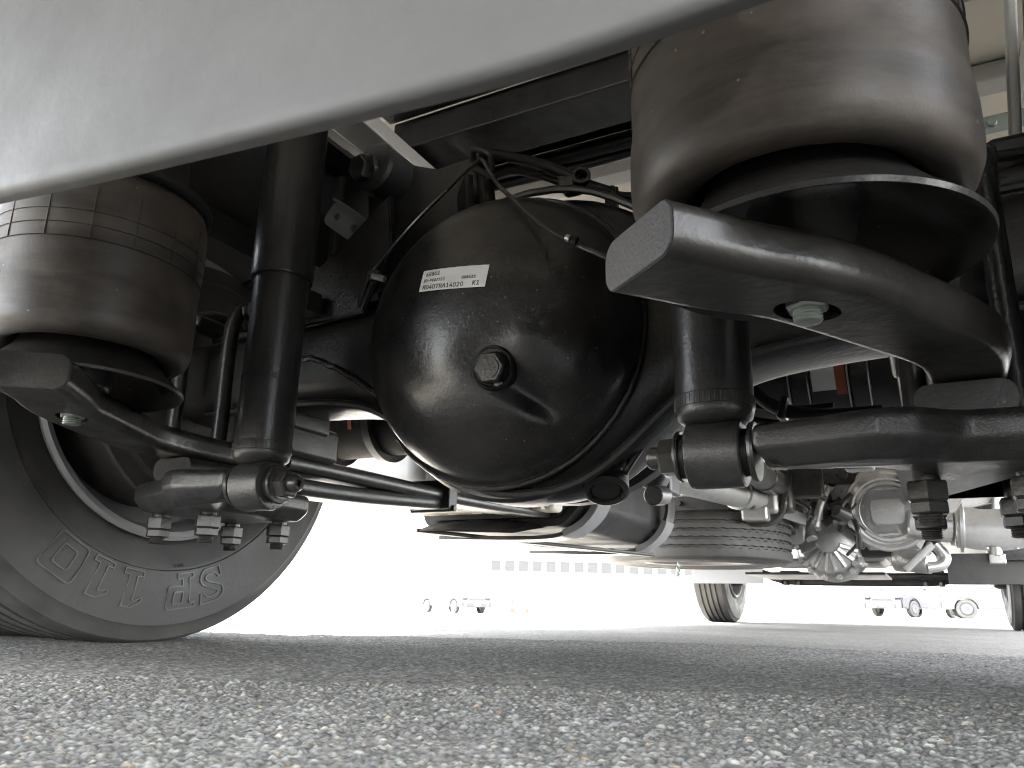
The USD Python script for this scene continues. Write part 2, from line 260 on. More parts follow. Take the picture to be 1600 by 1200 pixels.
# ---- wheels
def tyre_profile(R, w, rb, grooves=4):
    """(radius, offset across the tread) round the section, from bead to bead."""
    h = R-rb; p = [(rb, -w*.36), (rb+.006, -w*.40), (rb+h*.12, -w*.435), (rb+h*.3, -w*.478), (rb+h*.33, -w*.481), (rb+h*.34, -w*.490), (rb+h*.55, -w*.5), (rb+h*.83, -w*.468), (rb+h*.835, -w*.461), (R-.020, -w*.435), (R-.007, -w*.415), (R-.0025, -w*.385)]
    tw = .76*w; gw = .0085; xs = np.linspace(-tw/2, tw/2, grooves+2)[1:-1]
    for x in xs: p += [(R-.001, x-gw/2-.002), (R-.012, x-gw/2), (R-.012, x+gw/2), (R-.001, x+gw/2+.002)]
    return p+[(r, -o) for r, o in p[:12]][::-1]
def tyre(c, ax, R=.40, w=.22, rb=.236, n=144, zig=0.):
    prof = tyre_profile(R, w, rb); x, y, z = frame(ax); t = np.linspace(0, 2*np.pi, n, endpoint=False); rings = []
    for k, (r, o) in enumerate(prof):
        oo = o+(zig*(2*np.abs((t*60/np.pi) % 2-1)-1) if 12 <= k < len(prof)-12 else 0)
        rings.append(np.asarray(c)+z*np.broadcast_to(oo, t.shape)[:, None]+r*(np.cos(t)[:, None]*x+np.sin(t)[:, None]*y))
    rings += [np.asarray(c)+z*o+rb*(np.cos(t)[:, None]*x+np.sin(t)[:, None]*y) for o in (.3*w, -.3*w)]; rings.append(rings[0])
    return loft(rings, caps=False)
def rim(c, ax, w=.19, r=.243):
    """Wheel disc and rim: rolled flanges, well and a dished centre."""
    o = np.asarray(c, float); z = nrm(ax)
    a = lathe([(r-.012, -w/2-.004), (r-.003, -w/2-.008), (r+.002, -w/2-.003), (r, -w/2+.006), (r-.010, -w/2+.014), (r-.016, -.04), (r-.05, -.02), (r-.05, .02), (r-.016, .05), (r-.010, w/2-.014), (r, w/2-.006), (r+.002, w/2+.003), (r-.003, w/2+.008), (r-.012, w/2+.004),
               (r-.020, w/2-.014), (r-.026, .05), (r-.06, .02), (r-.06, -.02), (r-.026, -.045), (r-.020, -w/2+.014)], o, z, 96, closed=True)
    b = lathe([(.07, .060), (.11, .060), (.13, .055), (.17, .03), (.19, .0), (.19, -.008), (.165, .02), (.125, .045), (.07, .048)], o, z, 64, closed=True)
    return cat([a, b])
R = .402
def letters(txt, rc, h, w, cang, c, ax_out, face):
    """Raised outlined slab letters set round a sidewall; face: sidewall offset from the tyre's centre plane as a function of radius."""
    def slab(ch):
        if ch == '1': return union_all([sbox(.30, 0, .58, 1), sbox(.12, 0, .76, .17), Polygon([(.30, 1), (.06, .80), (.06, .66), (.30, .78)])])
        if ch == '0': return sbox(.14, .14, .86, .86).buffer(.14).difference(sbox(.36, .32, .64, .68).buffer(.06))
        if ch == 'P': return union_all([sbox(.14, 0, .40, 1), sbox(0, 0, .56, .17), sbox(0, .83, .4, 1), sbox(.3, .46, .76, .88).buffer(.12).difference(sbox(.43, .56, .62, .78).buffer(.03))])
        if ch == 'S':
            t = curve([(.80, .80), (.66, .90), (.46, .915), (.25, .84), (.22, .68), (.42, .55), (.62, .46), (.76, .31), (.68, .14), (.48, .085), (.28, .11), (.16, .22)], 60)
            return LineString(t).buffer(.105, cap_style=2).union(sbox(.73, .68, .88, 1)).union(sbox(.10, 0, .25, .33)).intersection(sbox(0, 0, .98, 1))
    out = []; cx = 0.; adv = {'S': 1.06, 'P': 1.12, '1': .96, '0': 1.04, ' ': .42}
    tot = sum(adv[k] for k in txt)
    for ch in txt:
        if ch != ' ':
            s = slab(ch); s = s.buffer(.012).buffer(-.012); g = s.difference(s.buffer(-.036)); 
            for gg in getattr(g, 'geoms', [g]):
                m = trimesh.creation.extrude_polygon(gg.segmentize(.08), 1.0, engine='earcut'); v = m.vertices.copy(); v[:, 0] += cx-tot/2
                out.append((v, m.faces))
        cx += adv[ch]
    ms = []
    for v, f in out:
        r = rc+(v[:, 1]-.5)*h; th = cang+v[:, 0]*w/rc*face[2]
        off = face[0](r)+(-.0006+.0026*v[:, 2])
        ms.append(trimesh.Trimesh(np.c_[c[0]+ax_out*off, c[1]+r*np.cos(th), c[2]+r*np.sin(th)], f if face[1] > 0 else f[:, ::-1], process=False))
    return ms
def flat_on_sidewall(mesh, rc, cang, sgn, c, ax_out, facef, lift=.0008):
    v = mesh.vertices; mid = (v[:, 0].min()+v[:, 0].max())/2; r = rc+v[:, 1]; th = cang+(v[:, 0]-mid)/rc*sgn; off = facef(r)-.0004+lift*(v[:, 2] > v[:, 2].mean())
    return trimesh.Trimesh(np.c_[c[0]+ax_out*off, c[1]+r*np.cos(th), c[2]+r*np.sin(th)], mesh.faces, process=False)
def sidewall(R, w, rb):
    p = tyre_profile(R, w, rb)[:12]; rr = np.array([a for a, b in p]); oo = np.array([-b for a, b in p]); return lambda r: np.interp(r, rr, oo)
def dual(side, front=False):
    s = side; wtag = 'inner rear wheel with silver rim and SP 110 tyre' if s == LEFT else None
    for k, xc in enumerate((.772, 1.03)):
        c = np.array([s*xc, 0, R-.004])
        w = obj('wheel', rim(c, (s if k else -s, 0, 0)), 'rim', T, label=(wtag if k == 0 else None))
        obj('tyre', tyre(c, (s, 0, 0), R), 'tyre', w)
        if s == LEFT and k == 0:
            fc = sidewall(R, .22, .236)
            # lettering reads with its tops towards the tread; seen from the axle side
            objs('raised_lettering', letters('SP 110', .324, .056, .059, math.radians(-96.6), c, 1, (fc, 1, -1)), 'letter', w, smooth=False)
            sm_ = []
            for txt, rr, hh, a in (('MAX.', .281, .0062, -84),):
                sm_.append(flat_on_sidewall(meshkit.text_mesh(txt, hh, .002), rr, math.radians(a), -1, c, 1, fc))
            obj('small_lettering', sm_, 'hose', w, smooth=False)
    # drum, backing plate and hub
    x = s*.62
    obj('brake_drum', [lathe([(.10, 0), (.175, 0), (.188, .01), (.190, .06), (.183, .065), (.185, .15), (.10, .155)], (s*.60, 0, R-.01), (s, 0, 0), 64),
                       lathe([(.205, 0), (.207, .004), (.207, .009), (.205, .012)], (s*.605, 0, R-.01), (s, 0, 0), 64)], 'rust', T)
dual(LEFT); dual(RIGHT)

# ---- rear axle housing
def zb(x): return np.interp(abs(x), [0, .05, .08, .11, .14, .17, .20, .24, .30, .38, .6], [.183, .188, .199, .219, .246, .272, .294, .312, .322, .327, .329])
def zt(x): return np.interp(abs(x), [0, .06, .10, .14, .18, .22, .28, .34, .6], [.575, .566, .548, .520, .492, .474, .460, .455, .453])
def se(x, n=40, p=3.2, hy=.072):
    t = np.linspace(0, 2*np.pi, n, endpoint=False); c, s = np.cos(t), np.sin(t); zc, hz = (zb(x)+zt(x))/2, (zt(x)-zb(x))/2
    return np.stack([np.full(n, x), hy*np.sign(c)*np.abs(c)**(2/p), zc+hz*np.sign(s)*np.abs(s)**(2/p)], 1)
xs = np.r_[np.linspace(-.60, -.3, 8), np.linspace(-.28, .28, 45), np.linspace(.3, .60, 8)]
zsm = lambda f: np.convolve(np.pad([f(x) for x in np.linspace(-.6, .6, 241)], 6, 'edge'), np.ones(13)/13, 'valid')
zb_, zt_ = zsm(zb), zsm(zt); XX = np.linspace(-.6, .6, 241); zb = lambda x: np.interp(x, XX, zb_); zt = lambda x: np.interp(x, XX, zt_)
AX = obj('rear_axle', [loft([se(x) for x in xs]), cyl((-.80, 0, R-.01), (.80, 0, R-.01), .055)], 'black', T, label='black banjo rear axle with round domed cover and white sticker', smooth=60)
DC = np.array([-.029, -.074, .374]); DR = .174
def dome_y(u):     # u: distance from the centre over the radius; how far the bowl stands out
    return .101*np.power(np.clip(1-np.power(u, 2.55), 0, 1), .60)
PLUG = np.array([.015, .305])      # x, z of the filler plug
nr, nt = 72, 160; uu = np.linspace(0, 1, nr)**.75; tt = np.linspace(0, 2*np.pi, nt, endpoint=False)
def dome_pt(u, t):
    x = DC[0]+DR*u*np.cos(t); z = DC[2]+DR*u*np.sin(t); h = dome_y(u)
    px, pz = x-PLUG[0], z-PLUG[1]; a = math.radians(-38); al, ac = px*math.cos(a)+pz*math.sin(a), -px*math.sin(a)+pz*math.cos(a)
    h = h-.018*np.exp(-(ac/.017)**2)*np.exp(-((al-.05)/.036)**2)+.006*np.exp(-((px-.048)**2+(pz-.034)**2)/.024**2)
    h = h-.006*np.exp(-(px**2+pz**2)/.034**2)
    return np.stack([x, DC[1]-.008-h, z], -1)
rings = [dome_pt(np.full(nt, u), tt) for u in uu[1:]]
def ringp(r, y): return np.stack([DC[0]+r*np.cos(tt), np.full(nt, y), DC[2]+r*np.sin(tt)], 1)
rings += [ringp(DR+.003, DC[1]-.007), ringp(DR+.004, DC[1]), ringp(DR+.004, DC[1]+.03)]
obj('differential_cover', loft(rings), 'gloss', AX, smooth=True)
obj('weld_bead', sweep(wig(np.stack([DC[0]+(DR+.006)*np.cos(np.linspace(0, 2*np.pi, 400)), np.full(400, DC[1]-.001), DC[2]+(DR+.006)*np.sin(np.linspace(0, 2*np.pi, 400))], 1), .0007, 3, 110), circ(.0032, 8)), 'gloss', AX)
DCF = np.array([DC[0], DC[1]+.03, DC[2]])
obj('housing_ring', lathe([(DR-.01, 0), (DR+.014, .002), (DR+.018, .008), (DR+.017, .06), (DR+.004, .09)], DCF, (0, 1, 0), 96), 'black', AX)
# carrier and its top arms
obj('pinion_carrier', [lathe([(.195, .0), (.205, .01), (.205, .035), (.17, .05), (.15, .11), (.09, .2), (.07, .26), (.05, .28)], (-.01, .075, .400), (0, 1, .02), 64)]+
    [bolt((-.01+.19*math.cos(a), .072, .400+.19*math.sin(a)), (0, -1, 0), .017, .010, washer=.012) for a in np.linspace(0, 2*np.pi, 16, endpoint=False)], 'black', AX)
pv = dome_pt(np.array([math.hypot(PLUG[0]-DC[0], PLUG[1]-DC[2])/DR]), np.array([math.atan2(PLUG[1]-DC[2], PLUG[0]-DC[0])]))[0]; pd = nrm((.05, -1, -.20))
obj('filler_plug', [lathe([(.0245, -.012), (.0245, .003), (.0225, .006), (.0205, .005), (.019, .0)], pv, pd, 40), hexm(pv+pd*.0, pd, .031, .0135), cyl(pv+pd*.012, pv+pd*.0142, .0115)], 'gloss', AX)
dp = np.array([.082, -.02, .199]); dd_ = nrm((.22, -.55, -1))
obj('drain_plug', [lathe([(.026, -.02), (.026, .008), (.022, .011), (.019, .010), (.018, .004)], dp, dd_, 40), cyl(dp, dp+dd_*.007, .0165), tube([dp+(.024, -.004, .012), dp+(.03, -.006, .02), dp+(.05, 0, .05)], .004)], 'black', AX)
def on_house(p):
    p = np.array(p, float); zc, hz = (zb(p[:, 0])+zt(p[:, 0]))/2, (zt(p[:, 0])-zb(p[:, 0]))/2; p[:, 1] = -.072*np.clip(1-np.abs((p[:, 2]-zc)/hz)**3.2, 0, 1)**(1/3.2)-.001; return p
xq = np.linspace(-.54, .54, 120)
obj('housing_seam', [sweep(wig(np.stack([xq, np.full(120, -.060), zb(xq)+.004], 1), .0006, 8, 90), circ(.0055, 8)), sweep(wig(np.stack([xq, np.full(120, -.064), zt(xq)-.006], 1), .0006, 9, 90), circ(.005, 8))], 'black', AX)
# welds and gussets on the arms of the housing
objs('weld_bead', [sweep(wig(on_house(curve([(-.43, -.077, .384), (-.37, -.078, .388), (-.33, -.078, .390)], 60)), .0016, 4, 160), circ(.0045, 8)), sweep(wig(on_house(curve([(-.33, -.078, .390), (-.27, -.078, .362), (-.205, -.078, .318)], 60)), .0016, 5, 160), circ(.0042, 8)),
    sweep(wig(on_house(curve([(.21, -.072, .385), (.20, -.073, .345), (.185, -.072, .305)], 60)), .0012, 6, 160), circ(.004, 8))], 'black', AX)
obj('gusset', [place(prism(Polygon([(0, 0), (.16, .0), (.20, .09), (.19, .17), (.10, .10), (.02, .05)]), .012, .002), (-.40, -.068, .44), (1, 0, 0), (0, 0, 1)), bar((-.45, -.06, .457), (-.22, -.06, .462), .03, .012)], 'black', AX)
# sticker, following the bowl
def on_dome(v2, lift):
    x, z = v2[:, 0], v2[:, 1]; u = np.hypot(x-DC[0], z-DC[2])/DR; t = np.arctan2(z-DC[2], x-DC[0]); p = dome_pt(u, t); 
    return p-np.c_[np.zeros_like(x), np.ones_like(x), -.25*np.ones_like(x)]*np.asarray(lift).reshape(-1, 1)
S0 = np.array([-.0765, .401]); SX = np.array([.0865, -.0095]); SY = np.array([.0035, .026])
sx_ = np.hypot(*SX)
gu, gv = np.meshgrid(np.linspace(0, 1, 30), np.linspace(0, 1, 10), indexing='ij'); sv = S0+gu.reshape(-1, 1)*SX+gv.reshape(-1, 1)*SY
obj('sticker', (on_dome(sv, .0008), grid_faces(30, 10, closed=False)), 'white', AX, smooth=True, label='white part number sticker on the domed cover')
tx = []
for s, u, v, h in (('68801', .06, .70, .0046), ('3D-P987733', .04, .42, .0034), ('008435', .64, .42, .0034), ('R040TRA14020', .05, .08, .0052), ('K1', .81, .10, .0052)):
    m = meshkit.text_mesh(s, h, .0003); p2 = S0+SX*u+SY*v+m.vertices[:, :1]*SX/sx_+m.vertices[:, 1:2]*SY/np.hypot(*SY); tx.append(trimesh.Trimesh(on_dome(p2, .00095+.0003*(m.vertices[:, 2] > .0001)), m.faces, process=False))
obj('sticker_lettering', tx, 'ink', AX, smooth=False)

# ---- springs, beams, shock absorbers on each side
def side(s, lx, ly):
    L_ = s == LEFT
    word = 'left' if L_ else 'right'
    BX, BY = s*.349, -.379
    # air spring
    rb_ = .103
    pr = [(.055, .335), (.066, .308), (.075, .3015), (.084, .2985), (.092, .3000), (.0975, .3045), (.1005, .3120), (.1014, .3220), (.1015, .341), (.1010, .351), (.0998, .357), (.1, .37), (.1005, .40), (.101, .43), (.1005, .455), (.097, .468), (.09, .473), (.05, .475)]
    A = obj('air_spring', lathe([(r, z) for r, z in pr], (BX, BY, 0), (0, 0, 1), 96), 'rubber', T, smooth=60, label='brown rubber air spring behind the tyre, further from the lens' if L_ else 'big brown rubber air spring hanging nearest to the lens')
    rid = [lathe([(.0995, z-.0007), (.1017, z), (.0995, z+.0007)], (BX, BY, 0), (0, 0, 1), 96) for z in (.390, .404, .418)]
    for a in np.linspace(0, 2*np.pi, 16, endpoint=False):
        a += .1; rr = .1008; rid.append(bar((BX+rr*math.cos(a), BY+rr*math.sin(a), .390), (BX+rr*math.cos(a), BY+rr*math.sin(a), .445), .0012, .0012, .0004, (math.cos(a), math.sin(a), 0)))
    obj('moulding_ridge', rid, 'rubber', A)
    obj('top_plate', [lathe([(.05, 0), (.096, 0), (.103, .004), (.103, .010), (.09, .014), (.05, .02)], (BX, BY, .470), (0, 0, 1), 64), rbox((BX, BY, .535), (.12, .10, .10), .006)], 'satin', A)
    pr = [(.020, .268), (.024, .268), (.027, .272), (.028, .298), (.036, .306), (.050, .304), (.064, .297), (.080, .2825), (.0935, .2695), (.0965, .2685), (.0975, .2715), (.0955, .2735), (.080, .288), (.068, .302), (.058, .322), (.055, .342), (.03, .344)]
    obj('piston', lathe(pr, (BX+s*.004, BY+.006, 0), (0, 0, 1), 96), 'gloss', A, smooth=50)
    n0 = np.array([BX, BY, .2335])
    obj('stud_nut', [hexm(n0+(0, 0, .019), (0, 0, -1), .0225, .015), cyl(n0+(0, 0, .024), n0+(0, 0, .018), .016), thread(n0+(0, 0, .005), n0+(0, 0, -.0035), .0085)], 'zinc', A)
    # cranked beam that carries the air spring
    e = np.array([s*.276, -.4705]); b1 = np.array([BX, BY-.004]); 
    cpt = [e, e+(b1-e)*.5, b1+(s*.004, 0), (s*.405, -.292), (s*.430, -.238), (s*.4375, -.185), (s*.4375, -.10), (s*.4375, .0)]
    pth = np.array([(p[0], p[1], .253) for p in curve(cpt, 56)])
    sec = rrect(.069, .032, .0115, 8); ws = np.interp(np.arange(len(pth))/len(pth), [0, .35, .72, 1], [1, 1, .80, .80]); bm = sweep(pth, sec, (0, 0, 1), scale=np.c_[ws, np.ones(len(pth))])
    hole = m3.Manifold.cylinder(.03, .0145, .0145, 40).scale((1.0, 1.55, 1)).rotate((0, 0, -38*s)).translate((BX, BY, .225))
    mm = m3.Manifold(m3.Mesh(vert_properties=bm.vertices.astype(np.float32), tri_verts=bm.faces.astype(np.uint32)))
    if mm.status() == m3.Error.NoError and mm.volume() > 0:
        g = (mm-hole).to_mesh(); bm = trimesh.Trimesh(g.vert_properties[:, :3], g.tri_verts)
    B = obj('spring_beam', bm, 'beam', T, smooth=40, label='cranked black beam with a pale sawn end under the nearest air spring' if not L_ else 'cranked black beam with rounded end in front of the tyre')
    dr = nrm(pth[0]-pth[1]); yv = np.array([0, 0, 1.]); xv = np.cross(dr, yv)
    obj('sawn_end', place(prism(Polygon(rrect(.0675, .0305, .0108, 8)), .0012, .0004), pth[0]-dr*.0002, xv*(-1), yv) if np.cross(-xv, yv)@dr > 0 else place(prism(Polygon(rrect(.0675, .0305, .0108, 8)), .0012, .0004), pth[0]-dr*.0002, xv, yv), 'cutend' if not L_ else 'beam', B)
    # leaf spring towards the front
    cx = s*.433
    def leaf(z0, z1, z2, th, y0, y1):
        c = curve([(cx, y0, z0), (cx, (y0+y1)/2, z1), (cx, y1, z2)], 24); return sweep(c, rrect(.068, th, .0115, 6), (0, 0, 1), scale=np.interp(np.arange(len(c)), [0, len(c)], [1, .85]))
    F = obj('leaf_spring', leaf(.259, .270, .300, .026, -.02, 1.15), 'beam', T, smooth=40)
    obj('leaf', leaf(.2215, .231, .252, .027, -.19, .42), 'satin', F, smooth=40)
    obj('leaf_clip', [rbox((cx, .40, .266), (.09, .03, .056), .003), cyl((cx-.05, .40, .240), (cx+.05, .40, .240), .006)], 'black', F)
    obj('spring_pad', [rbox((cx, -.01, .292), (.09, .16, .05), .008), rbox((cx, -.01, .318), (.10, .10, .03), .006)], 'satin', F)
    # plate under the spring with the arm for the shock absorber
    EY, EZ = (-.213, .188) ; EX = s*.252
    xo, yf, yr = (.556, .030, -.150) if L_ else (.530, .045, -.180)
    po = Polygon([(s*x, y) for x, y in [(.286, -.236), (.35, -.238), (.372, -.236), (.40, -.226), (.43, -.20), (xo-.02, yr-.012), (xo, yr+.02), (xo, yf-.02), (xo-.015, yf), (.405, yf), (.39, yf-.015), (.392, -.13), (.352, -.172), (.31, -.188), (.286, -.19)]]).buffer(.010).buffer(-.010)
    pl = pillow(po, ((.1715, .018), (.1722, .0145), (.1760, .0095), (.1835, .0025), (.187, .0005), (.190, 0), (.199, 0), (.203, .0008), (.2065, .003), (.2085, .0065)))
    k_ = np.clip((np.abs(pl.vertices[:, 0])-.30)/.10, 0, 1); pl.vertices[:, 2] = .190+(pl.vertices[:, 2]-.190)*(.88+.12*k_)+.004*k_*k_*(3-2*k_)*(np.abs(pl.vertices[:, 0]) > .30)
    try:
        P = m3.Manifold(m3.Mesh(vert_properties=pl.vertices.astype(np.float32), tri_verts=pl.faces.astype(np.uint32)))
        if P.volume() > 0:
            for hx, hy, r_ in ((.434, -.03, .024), (.434, -.115, .019)): P = P-m3.Manifold.cylinder(.016, r_, r_*.8, 36).translate((s*hx, hy, .1705))
            g = P.to_mesh(); pl = trimesh.Trimesh(g.vert_properties[:, :3], g.tri_verts)
    except Exception: pass
    G = obj('spring_plate', pl, 'cast', T, smooth=55, label='forged black plate with arm holding the shock absorber, right of the axle cover' if not L_ else 'forged black plate with arm holding the shock absorber, in front of the tyre')
    # shock absorber
    sx, sy = s*.2535, -.215
    low = [(.012, .2105), (.024, .2115), (.0300, .216), (.0318, .223), (.0318, .50)]
    H = obj('shock_absorber', lathe(low, (sx, sy, 0), (0, 0, 1), 56), 'satin', T, smooth=40, label='black telescopic shock absorber between the tyre and the axle cover' if L_ else 'black shock absorber with stamped maker letters, right of the axle cover')
    obj('crimp_ring', [lathe([(.0312, .2235), (.0324, .2245), (.0324, .2335), (.0316, .2350)], (sx, sy, 0), (0, 0, 1), 72)]+[rbox((sx+.0322*math.cos(a), sy+.0322*math.sin(a), .229), (.0009, .0009, .008), .0003) for a in np.linspace(0, 2*np.pi, 48, endpoint=False)], 'satin', H)
    obj('dust_cover', lathe([(.0325, .434), (.0355, .433), (.0362, .436), (.0362, .69), (.030, .70)], (sx, sy, 0), (0, 0, 1), 56), 'satin', H, smooth=40)
    obj('rod_neck', lathe([(.014, .20), (.012, .214)], (sx, sy, 0), (0, 0, 1), 24), 'zinc', H)
    ey = np.array([sx, EY, EZ])
    ax_ = np.array([-s, 0., 0.])
    obj('lower_eye', [lathe([(.0255, -.022), (.0272, -.021), (.0278, -.018), (.0278, .018), (.0272, .021), (.0255, .022), (.0195, .022), (.0195, -.022)], ey, ax_, 56, closed=True), cyl(ey+(0, 0, .018), ey+(0, 0, .032), .015, .013)], 'cast', H)
    obj('rubber_bush', lathe([(.0190, -.023), (.0192, -.026), (.0192, .024), (.018, .029), (.010, .0295)], ey, ax_, 40), 'hose', H)
    objs('eye_washer', [lathe([(.004, -.032), (.0235, -.032), (.0245, -.030), (.0235, -.0275), (.004, -.0275)], ey, ax_, 40), lathe([(.004, .0285), (.0205, .0285), (.0215, .030), (.0205, .032), (.004, .032)], ey, ax_, 40)], 'gloss', H)
    obj('eye_nut', [hexm(ey+ax_*.031, ax_, .028, .016), lathe([(.0165, .031), (.0165, .034), (.012, .0345)], ey, ax_, 36), lathe([(.0095, .04), (.0095, .055), (.0075, .058), (.004, .058), (.003, .053)], ey, ax_, 24)], 'gloss', H)
    rows = (('MITSUBISHI', .0062, .365), ('K4', .0052, .354), ('H', .0050, .343), ('K Y B', .0062, .332), ('T', .005, .322))
    tm = []
    for k, (t_, h_, z_) in enumerate(rows):
        m = meshkit.text_mesh(t_, h_, .0008); v = m.vertices; ang0 = math.radians(-118 if not L_ else -80); mid = (v[:, 0].min()+v[:, 0].max())/2; th = ang0+(v[:, 0]-mid)/.0318; rr = .0316+v[:, 2]*.9
        tm.append(trimesh.Trimesh(np.c_[sx+rr*np.cos(th), sy+rr*np.sin(th), z_+v[:, 1]-(0 if not L_ else .06)], m.faces, process=False))
    obj('stamped_lettering', tm if not L_ else tm[:1], 'hose' if L_ else 'satin', H, smooth=False)
    # U-bolts over the axle with doubled nuts
    for k, xx in enumerate(lx):
        ub = curve([(xx, ly[0], .155), (xx, ly[0], .30), (xx, ly[0], .44), (xx, ly[0]*.75+ly[1]*.25, .476), (xx, (ly[0]+ly[1])/2, .482), (xx, ly[1]*.75+ly[0]*.25, .476), (xx, ly[1], .44), (xx, ly[1], .30), (xx, ly[1], .155)], 64)
        U = obj('u_bolt', sweep(ub, circ(.0105, 16)), 'black', T)
        for yy in ly:
            obj('nut', hexm((xx, yy, .1715), (0, 0, -1), .029, .017), 'satin', U)
            obj('nut', hexm((xx, yy, .1548), (0, 0, -1), .027, .010), 'satin', U)
            obj('thread_end', thread((xx, yy, .156), (xx, yy, .136), .0095), 'rust', U)
        obj('u_bolt_seat', rbox((xx, (ly[0]+ly[1])/2, .462), (.03, .12, .022), .006), 'satin', U)
side(LEFT, (-.440, -.535), (-.118, .010)); side(RIGHT, (.401, .474), (-.120, .01))
obj('axle_bracket', [bar((-.31, -.10, .46), (-.42, -.09, .457), .03, .03), cyl((-.40, -.12, .46), (-.40, -.10, .46), .016), cyl((-.40, -.125, .46), (-.40, -.11, .46), .008)], 'black', T)

# ---- links, brackets, cables over the axle
tr = np.array([-.300, .03, .712])
pp = Polygon([(-.335, .745), (-.296, .757), (-.262, .735), (-.212, .714), (-.138, .718), (-.127, .629), (-.165, .560), (-.25, .475), (-.34, .470), (-.408, .472), (-.425, .496), (-.368, .574), (-.34, .646), (-.345, .70)]).buffer(.008).buffer(-.008)
K_ = obj('torque_rod', [place(prism(pp, .035, .006), (0, .065, 0), (1, 0, 0), (0, 0, 1)), cyl(tr+(.004, -.05, 0), tr+(.010, .06, .0), .040)], 'satin', T)
obj('rod_bolt', [hexm(tr+(-.006, -.048, -.004), (-.18, -.95, -.2), .036, .022), cyl(tr+(-.003, -.044, -.003), tr+(-.006, -.052, -.005), .025)], 'gloss', K_)
objs('rod_bracket', [bar((-.118, .01, .70), (-.085, -.015, .575), .018, .02), bar((-.15, .02, .66), (-.13, .0, .56), .014, .05), rbox((-.42, .06, .66), (.10, .12, .24), .01)], 'satin', K_)
cab = [([(-.243, -.085, .448), (-.207, -.11, .474), (-.196, -.11, .487), (-.148, -.11, .531), (-.099, -.1, .580), (-.070, -.09, .612), (-.062, -.075, .625)], .0030), ([(-.066, -.08, .625), (-.053, -.09, .612), (-.016, -.122, .557), (.017, -.144, .517), (.076, -.176, .450), (.115, -.188, .418), (.159, -.186, .390), (.19, -.17, .372)], .0028),
       ([(-.10, -.02, .655), (-.075, -.05, .652), (-.034, -.05, .636), (.023, -.05, .606), (.06, -.04, .582)], .0072), ([(-.10, .0, .645), (-.05, -.02, .635), (.0, -.03, .610), (.05, -.03, .580)], .005),
       ([(.06, -.04, .582), (.093, -.04, .562), (.118, -.02, .556), (.22, 0, .55)], .0055), ([(.104, -.03, .566), (.108, -.035, .548), (.128, -.04, .532)], .0025)]
C_ = obj('brake_pipe', tube(cab[0][0], cab[0][1], 10, 50), 'gloss', T); obj('brake_pipe', tube(cab[1][0], cab[1][1], 10, 50), 'gloss', T)
for p, r in cab[2:]: obj('air_hose', tube(p, r, 12, 50), 'hose', T)
objs('pipe_clip', [tube([(-.085, -.06, .628), (-.075, -.08, .642), (-.055, -.075, .632), (-.06, -.06, .612), (-.085, -.06, .628)], .005), rbox((.045, -.035, .583), (.026, .03, .022), .005), lathe([(.008, -.012), (.012, -.012), (.012, .012), (.008, .012)], (.062, -.042, .581), (.4, -1, .1), 28, closed=True), rbox((.098, -.03, .545), (.014, .02, .045), .004), cyl((.112, -.192, .420), (.120, -.190, .417), .0055), cyl((-.206, -.112, .474), (-.192, -.108, .470), .0080)], 'satin', C_)
objs('pipe_union', [cyl((-.198, -.116, .470), (-.180, -.112, .464), .0045), cyl((.111, -.196, .421), (.116, -.196, .418), .0042)], 'zinc', C_)
# corrugated hoses and clutter beside the left rail
def corr(pts, r): 
    c = curve(pts, 300); s_ = 1+.12*np.sign(np.sin(np.arange(len(c))*1.25)); return sweep(c, circ(r, 10), scale=s_)
obj('corrugated_hose', corr([(-.42, .10, .70), (-.36, .12, .62), (-.30, .10, .555), (-.25, .09, .52)], .011), 'hose', T)
obj('air_hose', tube([(-.45, .12, .66), (-.38, .14, .58), (-.31, .12, .53), (-.26, .1, .49)], .007), 'hose', T)
obj('air_hose', tube([(-.62, .06, .60), (-.56, .04, .585), (-.49, .02, .52), (-.46, .02, .46)], .013), 'hose', T)
obj('air_hose', tube([(-.60, .02, .50), (-.54, .0, .49), (-.48, .02, .45), (-.40, .05, .42)], .008), 'hose', T)
bk = obj('angle_bracket', [place(prism(Polygon(rrect(.085, .040, .012)).difference(Point(-.022, 0).buffer(.006)).difference(Point(.018, 0).buffer(.006)), .004, .0008), (-.325, -.03, .615), (.78, .1, -.62), (.5, 0, .75)), place(prism(Polygon(rrect(.08, .03, .003)), .004, .0008), (-.318, -.026, .632), (.78, .1, -.62), (0, 1, .1))], 'zinc', T)
# ---- frame: rails, cross-members, floor of the body
def chan(a, b, h, w, th, open_to):
    """Channel section rail between two points."""
    o = open_to; sec = np.array([(0, -h/2), (o*w, -h/2), (o*w, -h/2+th), (o*th, -h/2+th), (o*th, h/2-th), (o*w, h/2-th), (o*w, h/2), (0, h/2)])
    return sweep(np.linspace(np.asarray(a, float), np.asarray(b, float), 3), sec if o < 0 else sec[::-1], (0, 0, 1))
for s in (LEFT, RIGHT):
    fr = obj('frame_rail', chan((s*.395, -3.2, .63), (s*.395, 5.3, .63), .21, .065, .008, -1 if s > 0 else 1), 'satin', T)
    for y in np.arange(-1.0, 3.2, .11): obj('rivet', cyl((s*.39, y, .66 if int(y*100) % 2 else .60), (s*.402, y, .66 if int(y*100) % 2 else .60), .008, n=10), 'satin', fr)
for y, z, h, w in ((.18, .875, .06, .10), (.275, .895, .03, .05), (.325, .872, .045, .02), (1.9, .80, .12, .08), (2.9, .68, .12, .08), (-.75, .70, .14, .06), (.08, .92, .05, .08)):
    obj('cross_member', rbox((0, y, z), (.76, w, h), .004), 'satin', T)
